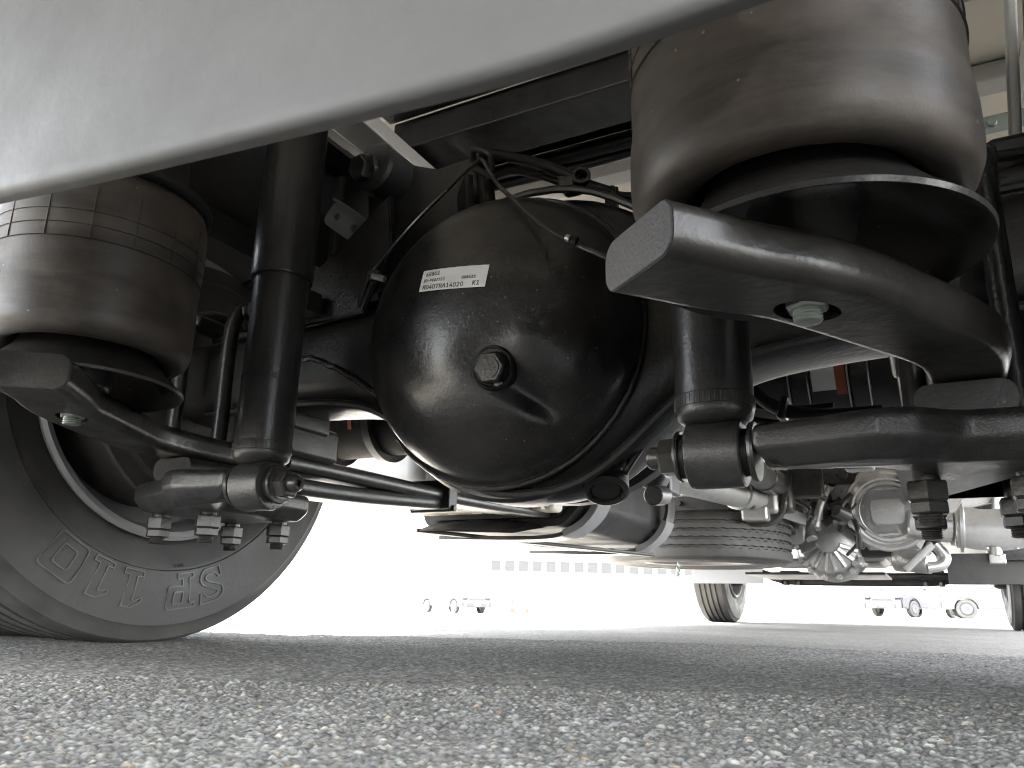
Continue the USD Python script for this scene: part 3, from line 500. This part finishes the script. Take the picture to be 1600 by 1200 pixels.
objs('cable_harness', [tube([(-.4, .29, .858), (-.2, .30, .862), (0, .295, .856), (.2, .29, .86), (.4, .295, .858)], .013), tube([(-.4, .315, .85), (-.1, .32, .846), (.1, .318, .85), (.4, .32, .848)], .008)], 'hose', T)
obj('aluminium_strip', [rbox((0, .350, .868), (.80, .03, .006), .001)]+[rbox((x, .340, .863), (.004, .018, .004), .001) for x in np.linspace(-.35, .35, 60)], 'alu', T)
for xx, w in ((-.415, .045), (-.352, .06)):
    obj('aluminium_sill', [rbox((xx, 1.5, .815+(.012 if w < .05 else 0)), (w, 5.0, .03), .003)]+[bolt((xx, y, .80), (0, 0, -1), .018, .008, .005, .006, .014) for y in (.12, .6, 1.1, 1.6)], 'alu', T)
obj('aluminium_sill', rbox((.635, .9, .90), (.05, 2.6, .05), .003), 'alu', T)
for k, y in enumerate(np.arange(-3.4, 5.0, .42)):
    obj('floor_panel', rbox((0, y+.21, 1.02), (2.26, .417, .03), .003), 'panel', T)
for y in np.arange(-3.2, 3.4, .42):
    obj('floor_bearer', rbox((0, y, .985), (2.2, .05, .036), .003), 'alu', T)
objs('side_body', [rbox((s*1.13, .0, 1.55), (.04, 6.8, 1.15), .01) for s in (-1, 1)]+[rbox((0, .0, 2.1), (2.3, 6.8, .05), .01), rbox((0, 3.4, 1.55), (2.3, .05, 1.15), .01)], 'body', T)
objs('side_sill', [rbox((s*1.12, .0, .96), (.05, 6.8, .10), .006) for s in (-1, 1)], 'alu', T)
# white inner panel, post and dark upright at the far right
rp = obj('mudguard_support', [rbox((.555, .16, .73), (.012, .03, .42), .003, rotm(6, (0, 1, 0)))], 'alu', T)
obj('support_tab', [rbox((.565, .42, .80), (.10, .006, .030), .002), cyl((.555, .417, .80), (.555, .410, .80), .007)], 'zinc', rp)
obj('height_linkage', [rbox((.560, .06, .60), (.03, .03, .62), .004, rotm(6, (0, 1, 0))), tube([(.46, -.02, .512), (.52, .0, .515), (.60, .02, .522)], .006), rbox((.52, .04, .40), (.05, .05, .30), .01), cyl((.515, -.02, .37), (.515, -.02, .34), .010)], 'satin', T)
obj('inner_wing', [rbox((.80, .9, .80), (.44, .02, .38), .004), rbox((.80, .88, .66), (.44, .02, .04), .004)], 'panel', T)

# ---- rear bumper panel close to the lens, its lower edge bowed and rolled
bx = np.linspace(-.35, .60, 70); bz = np.interp(bx, [-.35, -.1, .065, .15, .225, .269, .291, .321, .343, .373, .392], [.262, .243, .227, .2175, .2105, .2065, .2045, .2025, .2022, .2027, .2035])-.0026
def bsec(z): return [(-.004, z+.30), (-.004, z+.006), (-.0035, z+.0025), (-.002, z+.0006), (.0005, z), (.004, z), (.0045, z+.0012), (.004, z+.0025), (.001, z+.003), (0, z+.005), (-.0005, z+.30)]
obj('rear_bumper', loft([[(x, -.684+dy, z) for dy, z in bsec(zz_)] for x, zz_ in zip(bx, bz)]), 'bumper', T, smooth=50, label='pale grey bowed bumper panel across the top, out of focus')

# ---- air tank, hoses and propeller shaft ahead of the axle
ty, tz = .47, .455
AT = obj('air_tank', lathe([(.01, 0), (.05, .006), (.082, .028), (.09, .06), (.09, .50), (.082, .532), (.05, .555), (.01, .56)], (.06, ty, tz), (1, 0, 0), 56), 'satin', T)
for x in (.232, .318): obj('tank_strap', lathe([(.0905, 0), (.100, .001), (.102, .003), (.102, .026), (.100, .028), (.0905, .029)], (x, ty, tz), (1, 0, 0), 56, closed=True), 'gloss', AT)
for x in (.229, .315): obj('strap_edge', lathe([(.0985, 0), (.1025, .0005), (.1025, .0025), (.0985, .003)], (x, ty, tz), (1, 0, 0), 64, closed=True), 'alu', AT)
def wrap(x0, x1, a0, a1, r): 
    a = np.radians(np.linspace(a0, a1, 12)); g = np.array([[(x, ty+r*math.cos(t), tz+r*math.sin(t)) for t in a] for x in (x0, x1)]); return g.reshape(-1, 3), grid_faces(2, 12, closed=False)
obj('tank_label', wrap(.264, .298, 186, 220, .0908), 'white', AT, smooth=True); obj('label_band', wrap(.298, .313, 186, 226, .0909), 'red', AT, smooth=True)
for p, r in (([(.15, .30, .425), (.186, .30, .388), (.212, .30, .360), (.246, .30, .342), (.297, .30, .333), (.36, .31, .334)], .010), ([(.14, .32, .36), (.2, .32, .338), (.26, .32, .328), (.36, .33, .328)], .005), ([(.13, .31, .40), (.18, .31, .365), (.23, .31, .352), (.30, .31, .350)], .004)): obj('air_hose', tube(p, r), 'hose', T)
obj('hose_clip', rbox((.234, .30, .348), (.011, .035, .034), .003, rotm(15, (0, 1, 0))), 'black', T)
AT2 = obj('air_tank', lathe([(.01, 0), (.05, .006), (.07, .028), (.075, .06), (.075, .48), (.05, .535), (.01, .54)], (-.88, .52, .455), (1, 0, 0), 48), 'dull', T)
for x in (-.80, -.655): obj('tank_strap', lathe([(.0755, 0), (.090, .001), (.090, .02), (.0755, .021)], (x, .52, .455), (1, 0, 0), 48, closed=True), 'black', AT2)
obj('label_band', (lambda a: (np.array([[(x, .52+.076*math.cos(t), .455+.076*math.sin(t)) for t in a] for x in (-.700, -.690)]).reshape(-1, 3), grid_faces(2, 12, closed=False)))(np.radians(np.linspace(180, 200, 12))), 'red', AT2, smooth=True)
PS = obj('propeller_shaft', [cyl((-.01, .36, .42), (-.10, 2.0, .53), .045, n=40), cyl((-.10, 2.0, .53), (-.12, 2.5, .57), .05, n=40)], 'satin', T)
objs('spacer_block', [rbox((.13, .62, .42), (.05, .05, .16), .005), rbox((.30, .70, .40), (.05, .05, .16), .005)], 'satin', T)

# ---- fuel tank with straps, tray, box
fy0, fy1 = .86, 1.60
ftp = Polygon([(-.74, .30), (-.40, .30), (-.375, .325), (-.375, .62), (-.74, .62)]).buffer(.045)
FT = obj('fuel_tank', place(prism(affinity.translate(ftp, 0, 0), fy1-fy0, .02), (0, fy1, 0), (1, 0, 0), (0, 0, 1)), 'hose', T, label='black fuel tank held by straps with grey lower bends')
ln = LineString(curve([(-.296, .62), (-.296, .42), (-.298, .345), (-.325, .285), (-.385, .245), (-.48, .232), (-.76, .238)], 80)); bend = LineString([p for p in ln.coords if -.40 < p[0] < -.302 and p[1] < .335])
for y in (.92, 1.46):
    obj('tank_strap', place(prism(ln.buffer(.005, cap_style=2), .075, .001), (0, y+.075, 0), (1, 0, 0), (0, 0, 1)), 'gloss', FT)
    obj('strap_edging', place(prism(bend.buffer(.0085, cap_style=2), .079, .001), (0, y+.077, 0), (1, 0, 0), (0, 0, 1)), 'grey', FT)
tq = np.array([(-.706, .75, .239), (-.752, .95, .288), (-.45, 1.0, .312), (-.41, .95, .266), (-.474, .8, .232)])
obj('splash_tray', trimesh.convex.convex_hull(np.vstack([tq, tq+(0, .01, .006)])), 'gloss', T, smooth=False)
obj('tray_rail', bar((-.74, .78, .243), (-.36, 1.5, .226), .025, .010), 'satin', T)
objs('step_bracket', [rbox((-.56, .815, .302), (.40, .06, .030), .01, rotm(2, (0, 1, 0))), rbox((-.55, .79, .286), (.34, .05, .010), .004)]+[lathe([(.010, 0), (.028, .001), (.028, .004), (.010, .005)], (x, .784, .303), (0, -1, -.1), 6, closed=True) for x in (-.70, -.63, -.56)], 'panel', T)
obj('tool_box', [rbox((-1.02, 1.25, .49), (.30, .55, .22), .05)], 'grey', T)
objs('tank_bracket', [rbox((-.17, 1.05, .42), (.05, .09, .16), .01), rbox((-.10, .72, .33), (.06, .05, .05), .012, rotm(30, (0, 1, 0))), cyl((-.03, .50, .262), (-.03, .56, .27), .018)], 'black', T)
obj('support_plate', [rbox((-.02, .86, .415), (.10, .06, .02), .004, rotm(-25, (0, 1, 0))), cyl((-.02, .84, .41), (-.02, .80, .40), .012)], 'zinc', T)

# ---- spare wheel slung flat under the frame
sc = np.array([-.515, 2.62, .36])
SW = obj('spare_wheel', [rim(sc, (0, 0, 1), .17, .243)], 'rim', T, label='spare wheel slung flat beneath the frame')
obj('tyre', tyre(sc, (0, 0, 1), .40, .215, .236, 216, .0022), 'tyre', SW)
sh = []
for zz_ in (.078, -.078):
    for a in np.linspace(0, 2*np.pi, 96, endpoint=False): sh.append(rbox((sc[0]+.3925*math.cos(a), sc[1]+.3925*math.sin(a), sc[2]+zz_), (.007, .007, .007), .001))
obj('tread_nub', sh, 'hose', SW, kind='stuff')
obj('spare_carrier', [rbox((-.42, 2.18, .47), (.30, .03, .055), .004), bar((-.75, 2.2, .50), (-.30, 2.2, .62), .03, .05), rbox((-.2, 2.18, .47), (.06, .05, .06), .008), bar((-.60, 2.0, .60), (-.05, 2.6, .44), .02, .05)]+[cyl((x, 2.165, .47), (x, 2.15, .47), .010) for x in (-.50, -.455)], 'satin', T)
obj('carrier_chain', [lathe([(.006, -.002), (.009, 0), (.006, .002)], (-.49+.006*math.sin(k*2.1), 2.24, .245-.009*k), ((1, 0, .2), (0, 1, .2))[k % 2], 12) for k in range(7)], 'zinc', T)
# ---- hydraulic cylinder / centre bearing
cy0, cy1 = np.array([-.30, 1.55, .50]), np.array([-.16, 2.5, .52])
HC = obj('propeller_shaft', [cyl((-.34, 1.3, .47), (-.205, 2.15, .49), .052, n=48, ch=.004), lathe([(.050, 0), (.060, .004), (.060, .05), (.054, .056)], (-.215, 2.09, .489), (.155, 1, .02), 48), cyl((-.205, 2.15, .49), (-.18, 2.32, .49), .047)], 'alloy', T)
obj('shaft_yoke', [rbox((-.19, 2.30, .435), (.10, .08, .06), .012), rbox((-.15, 2.35, .49), (.09, .12, .11), .02)], 'alloy', HC)
obj('bearing_bracket', [place(prism(LineString(curve([(.10, .20), (.085, .05), (.05, -.05), (-.02, -.085), (-.09, -.07), (-.13, -.02)], 40)).buffer(.012), .08, .003), (-.165, 2.42, .49), (1, 0, 0), (0, 0, 1)), rbox((-.11, 2.42, .51), (.10, .10, .12), .02), rbox((-.07, 2.46, .58), (.24, .06, .14), .01), cyl((-.13, 2.36, .53), (-.13, 2.31, .53), .014), tube([(-.10, 2.34, .52), (-.085, 2.33, .48), (-.10, 2.34, .44)], .012)], 'gloss', T)

# ---- engine: gearbox, exhaust canister, elbow
EY0 = 2.95
EN = obj('gearbox', [rbox((.03, EY0+.35, .47), (.40, .55, .36), .05), lathe([(.06, -.02), (.115, 0), (.135, .03), (.15, .12), (.16, .2)], (.00, EY0-.02, .355), (0, 1, .05), 40), rbox((-.05, EY0+.05, .285), (.36, .12, .04), .012), rbox((-.14, EY0+.02, .42), (.12, .10, .12), .03)], 'alloy', T)
objs('cooling_rib', [bar((.0+.05*math.cos(a), EY0-.045, .375+.05*math.sin(a)), (.0+.125*math.cos(a), EY0-.02, .375+.125*math.sin(a)), .012, .020, .004) for a in np.radians(np.linspace(200, 340, 8))], 'alloy', EN)
objs('gearbox_bolt', [bolt((.0+.137*math.cos(a), EY0+.0, .355+.137*math.sin(a)), (0, -1, 0), .022, .014, washer=.014) for a in np.linspace(0, 2*np.pi, 14, endpoint=False)]+[bolt((x, EY0-.01, z), (0, -1, 0), .022, .014, washer=.014) for x, z in ((-.2, .29), (-.1, .28), (.02, .275), (.10, .28), (-.22, .45), (-.19, .36), (-.12, .48))], 'alloy', EN)
lump = []
rr_ = random.Random(3)
for k in range(46):
    x, z = rr_.uniform(-.24, .0), rr_.uniform(.36, .62); y = EY0-.03+rr_.uniform(0, .1); r_ = rr_.uniform(.012, .032)
    lump.append(cyl((x, y, z), (x+rr_.uniform(-.03, .03), y-rr_.uniform(.02, .06), z+rr_.uniform(-.04, .04)), r_, r_*.8, n=14) if k % 3 else rbox((x, y, z), (r_*2, .06, r_*1.4), .005, rotm(rr_.uniform(-40, 40), (0, 1, 0))))
obj('gearbox_fitting', lump, 'alloy', EN, kind='stuff')
dark = []
for k in range(34):
    x, z = rr_.uniform(-.22, .16), rr_.uniform(.40, .70); y = rr_.uniform(2.62, 2.86); r_ = rr_.uniform(.010, .030)
    dark.append(cyl((x, y, z), (x+rr_.uniform(-.05, .05), y-rr_.uniform(.02, .06), z+rr_.uniform(-.05, .05)), r_, r_*.85, n=14) if k % 3 == 0 else rbox((x, y, z), (r_*2.2, .05, r_*1.5), .006, rotm(rr_.uniform(-50, 50), (0, 1, 0))) if k % 3 == 1 else tube([(x, y, z), (x+rr_.uniform(-.06, .06), y-.03, z-.05), (x+rr_.uniform(-.08, .08), y, z-.11)], r_*.45))
obj('engine_fitting', dark, 'satin', EN, kind='stuff')
obj('engine_pipe', [tube([(.035, 2.78, .60), (.0, 2.76, .52), (-.025, 2.76, .44)], .017), cyl((-.022, 2.76, .452), (-.03, 2.76, .425), .021)], 'alloy', EN)
obj('engine_hose', [tube([(-.20, 2.9, .60), (-.12, 2.82, .56), (-.06, 2.84, .63)], .018), tube([(-.03, 2.86, .66), (.02, 2.8, .60), (.03, 2.84, .52)], .014), tube([(-.26, 2.8, .42), (-.21, 2.78, .35), (-.16, 2.82, .29)], .028), rbox((-.25, 2.78, .40), (.09, .08, .12), .015, rotm(25, (0, 1, 0)))], 'hose', EN)
ec = np.array([.258, 2.80, .487]); ed = nrm((-.05, -1, -.22))
def big(g, k=1.17):
    g = g.copy(); g.vertices = ec+(g.vertices-ec)*k; return g
EX_ = obj('exhaust_canister', big(lathe([(.05, .0), (.108, .0), (.114, -.007), (.121, -.005), (.133, -.014), (.142, -.015), (.148, -.022), (.150, -.04), (.150, -.30), (.13, -.33), (.03, -.34)], ec, ed, 64)), 'steel', T, smooth=30, label='silver exhaust canister with round stamped end cap')
x_, y_, z_ = frame(ed); xr = nrm(np.cross((0, 0, 1), -ed)); yr = np.cross(-ed, xr)*-1
hxv = nrm(np.cross(ed, (0, 0, 1))); 
def on_cap(m, lift=0): return place(m, ec+ed*lift, hxv, np.cross(ed, hxv))
lidp = Point(0, 0).buffer(.062).intersection(sbox(-.056, -.046, .056, .046)).buffer(-.008).buffer(.008)
obj('stamped_plate', big(on_cap(prism(lidp, .006, .002), .0)), 'alloy', EX_)
objs('stamped_ring', [big(g) for g in [lathe([(.092, 0), (.095, .004), (.098, 0)], ec, ed, 64)]+[on_cap(prism(sbox(x-.018, z-.003, x+.018, z+.003), .004, .001), -.001) for x, z in ((-.01, .082), (.02, .084), (-.02, -.082), (.025, -.080))]], 'steel', EX_)
fl = []
hexp = Polygon([(.195*math.cos(a), .195*math.sin(a)) for a in np.radians([200, 235, 270, 305, 340])]+[(.18, .03), (-.18, .03)]).buffer(.012).difference(Point(0, 0).buffer(.151))
objs('canister_flange', [big(g) for g in [on_cap(prism(hexp, .03, .004), -.11)]+[bolt(ec+ed*-.08+hxv*.182*math.cos(a)+np.cross(ed, hxv)*.182*math.sin(a), ed, .02, .012, washer=.013) for a in np.radians([205, 235, 270, 305, 335])]], 'alloy', EX_)
obj('canister_body', big(lathe([(.153, -.055), (.172, -.075), (.172, -.24), (.13, -.25)], ec, ed, 6)), 'steel', EX_, smooth=False)
EL = obj('exhaust_elbow', [cyl((.33, 2.84, .445), (.50, 2.84, .420), .068, n=40), cyl((.50, 2.84, .42), (.535, 2.84, .418), .085, n=40, ch=.004), tube([(.53, 2.84, .418), (.60, 2.83, .405), (.68, 2.82, .405), (.78, 2.80, .43), (.86, 2.78, .50)], .082, 32, 40)], 'steel', T, smooth=40)
objs('elbow_clamp', [lathe([(.075, 0), (.102, .001), (.102, .012), (.075, .013)], (.515, 2.84, .419), (1, 0, -.07), 40, closed=True)]+[bolt((.49, 2.84-.08*math.cos(a), .42+.08*math.sin(a)), (-1, 0, 0), .018, .012, washer=.012) for a in np.radians([20, 90, 160, 230, 300])]+[lathe([(.0828, 0), (.088, .002), (.0828, .03)], (.72, 2.815, .412), (1, -.12, .18), 40)], 'alloy', EL)
obj('pipe_shroud', [place(prism(Polygon([(0, 0), (.26, .05), (.25, .19), (.0, .13)]), .05, .006), (.47, 2.98, .49), (1, 0, 0), (0, 0, 1)), rbox((.665, 2.9, .55), (.03, .05, .24), .006, rotm(8, (0, 1, 0)))], 'steel', EL)
objs('sensor', [cyl((.63, 2.80, .335), (.63, 2.80, .30), .02), rbox((.63, 2.80, .288), (.055, .03, .04), .005), cyl((.60, 2.80, .34), (.60, 2.80, .325), .01), cyl((.70, 2.80, .345), (.70, 2.80, .325), .008)], 'alloy', EL)
obj('starter_housing', [cyl((.27, 2.9, .30), (.40, 2.84, .275), .055, .045, n=36), bar((.30, 2.80, .245), (.41, 2.80, .345), .05, .03, .006), tube([(.42, 2.84, .35), (.45, 2.84, .30), (.43, 2.83, .265), (.38, 2.82, .255)], .022)]+[bolt((x, 2.80, z), (0, -1, 0), .02, .012, washer=.013) for x, z in ((.30, .25), (.36, .30), (.40, .345), (.28, .29))], 'alloy', T)
obj('engine_sump', [rbox((.22, 3.35, .42), (.46, .8, .22), .04), rbox((.3, 3.8, .62), (.6, .8, .36), .05), rbox((.33, 3.0, .262), (.12, .05, .03), .006)], 'satin', T)

# ---- front axle, wheels and mudguards
WB = 4.47
FA = obj('front_axle', [sweep(curve([(-.66, WB, .33), (-.56, WB, .30), (-.46, WB, .268), (-.34, WB, .258), (0, WB, .256), (.34, WB, .258), (.46, WB, .268), (.56, WB, .30), (.66, WB, .33)], 60), rrect(.06, .05, .012, 4), (0, 0, 1)), rbox((-.40, WB, .29), (.12, .16, .06), .01), rbox((.40, WB, .29), (.12, .16, .06), .01), tube([(-.66, WB-.14, .29), (0, WB-.16, .285), (.66, WB-.14, .29)], .018)], 'black', T)
objs('axle_nut', [hexm((s*.4+dx, WB+dy, .258), (0, 0, -1), .03, .025) for s in (-1, 1) for dx in (-.04, .04) for dy in (-.06, .06)], 'black', FA)
for s in (LEFT, RIGHT):
    c = np.array([s*.85, WB, R-.004]); w = obj('front_wheel', rim(c, (s, 0, 0)), 'rim', T); obj('tyre', tyre(c, (s, 0, 0), R, .21, .236, 120), 'tyre', w)
    obj('brake_drum', lathe([(.08, 0), (.17, 0), (.18, .02), (.18, .12)], (s*.70, WB, R), (s, 0, 0), 40), 'rust', T)
for s in (LEFT, RIGHT):
    obj('mudflap', rbox((s*.90, -.60, .52), (.56, .010, .80), .004), 'hose', T)
    obj('mudguard', place(prism(LineString(curve([(-.60, .90), (-.44, .905), (-.2, .935), (.2, .935), (.46, .86), (.54, .62)], 40)).buffer(.006, cap_style=2), .56, .001), (s*.90-.28, 0, 0), (0, 1, 0), (0, 0, 1)), 'hose', T)
obj('chassis_panel', rbox((.115, 1.62, .60), (.37, .012, .085), .004), 'panel', T)
objs('chassis_post', [rbox((x, 1.60, .60), (w_, .02, .16), .004) for x, w_ in ((.116, .062), (.27, .05))], 'satin', T)
obj('mudflap', rbox((-.70, 4.0, .285), (.42, .012, .12), .004), 'grey', T); obj('mudflap', rbox((.70, 4.0, .31), (.46, .012, .16), .004), 'satin', T)
objs('mudguard', [place(prism(LineString(curve([(-.52, .35), (-.46, .62), (-.2, .86), (.2, .88), (.5, .7)], 40)).buffer(.006, cap_style=2), .36, .001), (s*.85-.18, WB, 0), (0, 1, 0), (0, 0, 1)) for s in (-1, 1)], 'satin', T)
obj('cab', [rbox((0, 5.0, 1.6), (2.1, 1.7, 1.6), .08), rbox((0, 5.75, .62), (2.1, .12, .5), .03), rbox((-.9, 5.6, .55), (.3, .3, .3), .03), rbox((.9, 5.6, .55), (.3, .3, .3), .03)], 'body', T)
obj('floor_tray', [rbox((-.1, 3.4, .245), (.62, .6, .012), .004)], 'satin', T)

# ================================================================== BACKGROUND
K['wall'] = mat('pale_wall', {'t': ('texture_coordinate', {}), 'n': ('noise_texture', {'scale': 1.5, 'detail': 5}), 'r': ('rgb_ramp', {'ramp': [(.3, (.70, .70, .69)), (.7, (.80, .80, .79))]}), 'p': ('principled_bsdf', {'roughness': .7})}, [('t.object', 'n.vector'), ('n.fac', 'r.fac'), ('r.color', 'p.base_color')])
K['louvre'] = paint('window_louvre', (.040, .039, .037), .6, .5, dustcol=(.075, .07, .062), scale=.2)
K['glass'] = mat('window_glass', {'p': ('principled_bsdf', {'base_color': (.05, .06, .07), 'roughness': .08})})
K['carwhite'] = paint('car_white', (.085, .085, .086), .35, .05, coat=.2)
K['carred'] = paint('car_red', (.055, .008, .014), .35, .05, coat=.2)
K['cargrey'] = paint('car_grey', (.045, .048, .054), .35, .05, coat=.2)
K['signyellow'] = paint('sign_yellow', (.16, .12, .03), .5, .1)
K['cone'] = paint('cone_orange', (.15, .035, .02), .5, .1)
K['plasticblack'] = paint('plastic_black', (.045, .044, .042), .6, .6, dustcol=(.085, .082, .076), scale=.3)
def facade(name, label, o, ang, length, h, wins, joints, group=None):
    t = thing(name, label, 'building', o, ang)
    obj('wall', rbox((0, 3, h/2-2), (length, 6, h+4), .02), 'wall', t)
    for j in joints: obj('wall_seam', rbox((j, -.03, h/2-2), (.14, .06, h+4), .01), 'alu', t)
    for wx, wz, ww, wh in wins:
        f = obj('window', [rbox((wx, -.02, wz+wh/2+.03), (ww+.12, .08, .06), .01), rbox((wx, -.02, wz-wh/2-.03), (ww+.12, .08, .06), .01), rbox((wx-ww/2-.03, -.02, wz), (.06, .08, wh), .01), rbox((wx+ww/2+.03, -.02, wz), (.06, .08, wh), .01)], 'alu', t)
        obj('pane', rbox((wx, .0, wz), (ww, .02, wh), .004), 'glass', f)
        objs('louvre', [rbox((wx, -.02, wz-wh/2+(k+.5)*wh/6), (ww, .03, wh/9), .004) for k in range(6)], 'louvre', f)
    obj('wall_sign', rbox((-14.5, -.05, 5.97), (.55, .1, .55), .02), 'cargrey', t); obj('wall_sign', rbox((-15.5, -.05, 6.0), (.28, .1, .45), .02), 'signyellow', t)
    return t
DB = 60.
fwd2 = np.array([-math.sin(YAW), math.cos(YAW)]); bo = CAM[:2]+fwd2*DB
facade('factory_building', 'long pale factory hall with a row of small windows beyond the parked cars', (bo[0], bo[1], 0), math.degrees(YAW), 120, 13,
       [(x, 2.99, .72, .78) for x in np.arange(-.9, 20, 1.05)], [-20, -14, -8.6, -3.5, 24, 30, 36])
def car(o, ang, paintk, label, kind=0, group=None):
    """A parked car: side outline swept across a tumblehome section, glass, wheels, lights, grille."""
    t = thing('parked_car', label, 'car', o, ang, group); L0 = 3.9 if kind else 4.3
    prof = np.array([(-.5, .30), (-.5, .62), (-.46, .80), (-.30, .92), (-.22, .98), (-.05, 1.42), (.20, 1.47), (.36, 1.40), (.46, 1.02), (.5, .90), (.5, .35)]) if not kind else np.array([(-.5, .30), (-.5, .75), (-.45, 1.0), (-.36, 1.10), (-.26, 1.62), (.0, 1.74), (.42, 1.72), (.48, 1.1), (.5, .95), (.5, .35)])
    poly = Polygon(np.c_[prof[:, 0]*L0, prof[:, 1]]).buffer(-.05).buffer(.05)
    for wx in (-.31, .31): poly = poly.difference(Point(wx*L0, .31).buffer(.35))
    b = prism(poly, 1.66, .05); b = place(b, (0, .83, 0), (1, 0, 0), (0, 0, 1)); v = b.vertices; v[:, 1] *= 1-.14*np.clip((v[:, 2]-.9)/.6, 0, 1); b.vertices = v
    obj('body', b, paintk, t)
    ztop = 1.40 if not kind else 1.62; zlo = 1.0 if not kind else 1.12
    fx = -.22*L0 if not kind else -.36*L0; tx_ = -.06*L0 if not kind else -.265*L0
    obj('windscreen', trimesh.convex.convex_hull([(fx-.01, -.72, zlo), (fx-.01, .72, zlo), (tx_-.01, -.62, ztop), (tx_-.01, .62, ztop), (fx+.02, -.72, zlo), (fx+.02, .72, zlo), (tx_+.02, -.62, ztop), (tx_+.02, .62, ztop)]), 'glass', t)
    for s in (-1, 1): obj('side_window', trimesh.convex.convex_hull([(fx+.25, s*.80, zlo+.03), (.38*L0, s*.80, zlo+.03), (tx_+.12, s*.745, ztop-.06), (.32*L0, s*.745, ztop-.06), (fx+.25, s*.76, zlo+.03), (.38*L0, s*.76, zlo+.03), (tx_+.12, s*.70, ztop-.06), (.32*L0, s*.70, ztop-.06)]), 'glass', t)
    for wx in (-.31, .31):
        for s in (-1, 1):
            w = obj('wheel', lathe([(.05, 0), (.10, .02), (.17, .01), (.19, -.01), (.19, -.10), (.05, -.10)], (wx*L0, s*.82, .31), (0, s, 0), 28), 'cargrey', t); obj('tyre', tyre((wx*L0, s*.73, .31), (0, 1, 0), .31, .19, .19, 40), 'plasticblack', w)
    xf = -.5*L0-.004
    obj('grille', [rbox((xf, 0, .68), (.02, .9, .10), .008)]+[rbox((xf-.008, y, .68), (.012, .02, .10), .003) for y in np.linspace(-.4, .4, 9)], 'plasticblack', t)
    objs('lower_intake', [rbox((xf, s*.36, .40), (.03, .36, .17), .02) for s in (-1, 1)]+[rbox((xf, s*.76, .42), (.05, .10, .22), .02) for s in (-1, 1)], 'plasticblack', t)
    for s in (-1, 1): obj('headlight', rbox((xf+.06, s*.64, .74), (.16, .30, .12), .04), 'glass', t)
    obj('number_plate', rbox((xf-.008, 0, .48), (.012, .34, .16), .004), 'white', t)
    for s in (-1, 1): obj('wing_mirror', rbox((fx+.25, s*.93, zlo+.08), (.10, .16, .12), .04), paintk, t)
def at(dirx, diry, dist): p = CAM[:2]+np.array([dirx, diry])/math.hypot(dirx, diry)*dist; return (float(p[0]), float(p[1]), float(zyard(p[0], p[1])))
p = at(-.531, .847, 40.); car(p, math.degrees(math.atan2(.86, -.51))+32, 'carwhite', 'pale parked car with dark lower intakes, just left of the cones')
for dx, dy, dist, lb in ((-.468, .884, 38., 'orange and white traffic cone right beside the pale car'), (-.452, .892, 46., 'smaller looking traffic cone standing further from the pale car')):
    o = at(dx, dy, dist); t = thing('traffic_cone', lb, 'traffic cone', o)
    obj('cone_body', lathe([(.15, .03), (.03, .70), (.012, .71)], (0, 0, 0), (0, 0, 1), 24), 'cone', t); obj('base', rbox((0, 0, .018), (.38, .38, .036), .012), 'cone', t)
    obj('reflective_band', lathe([(.111, .26), (.078, .45), (.07, .45), (.10, .26)], (0, 0, 0), (0, 0, 1), 24, closed=True), 'white', t)
for dirx, diry, dist, ang, pk, lb, kd in ((-.022, 1, 36, 60, 'cargrey', 'grey parked car at the foot of the hall, left of the pale van', 0), (.065, 1, 31, 4, 'carwhite', 'pale parked van between the grey car and the reddish car', 1), (.118, 1, 36, 174, 'carred', 'reddish parked car nearest the right front tyre', 0)):
    car(at(dirx, diry, dist), ang, pk, lb, kd)

def _report(): print('prims', sum(1 for _ in stage.Traverse()))
_report()
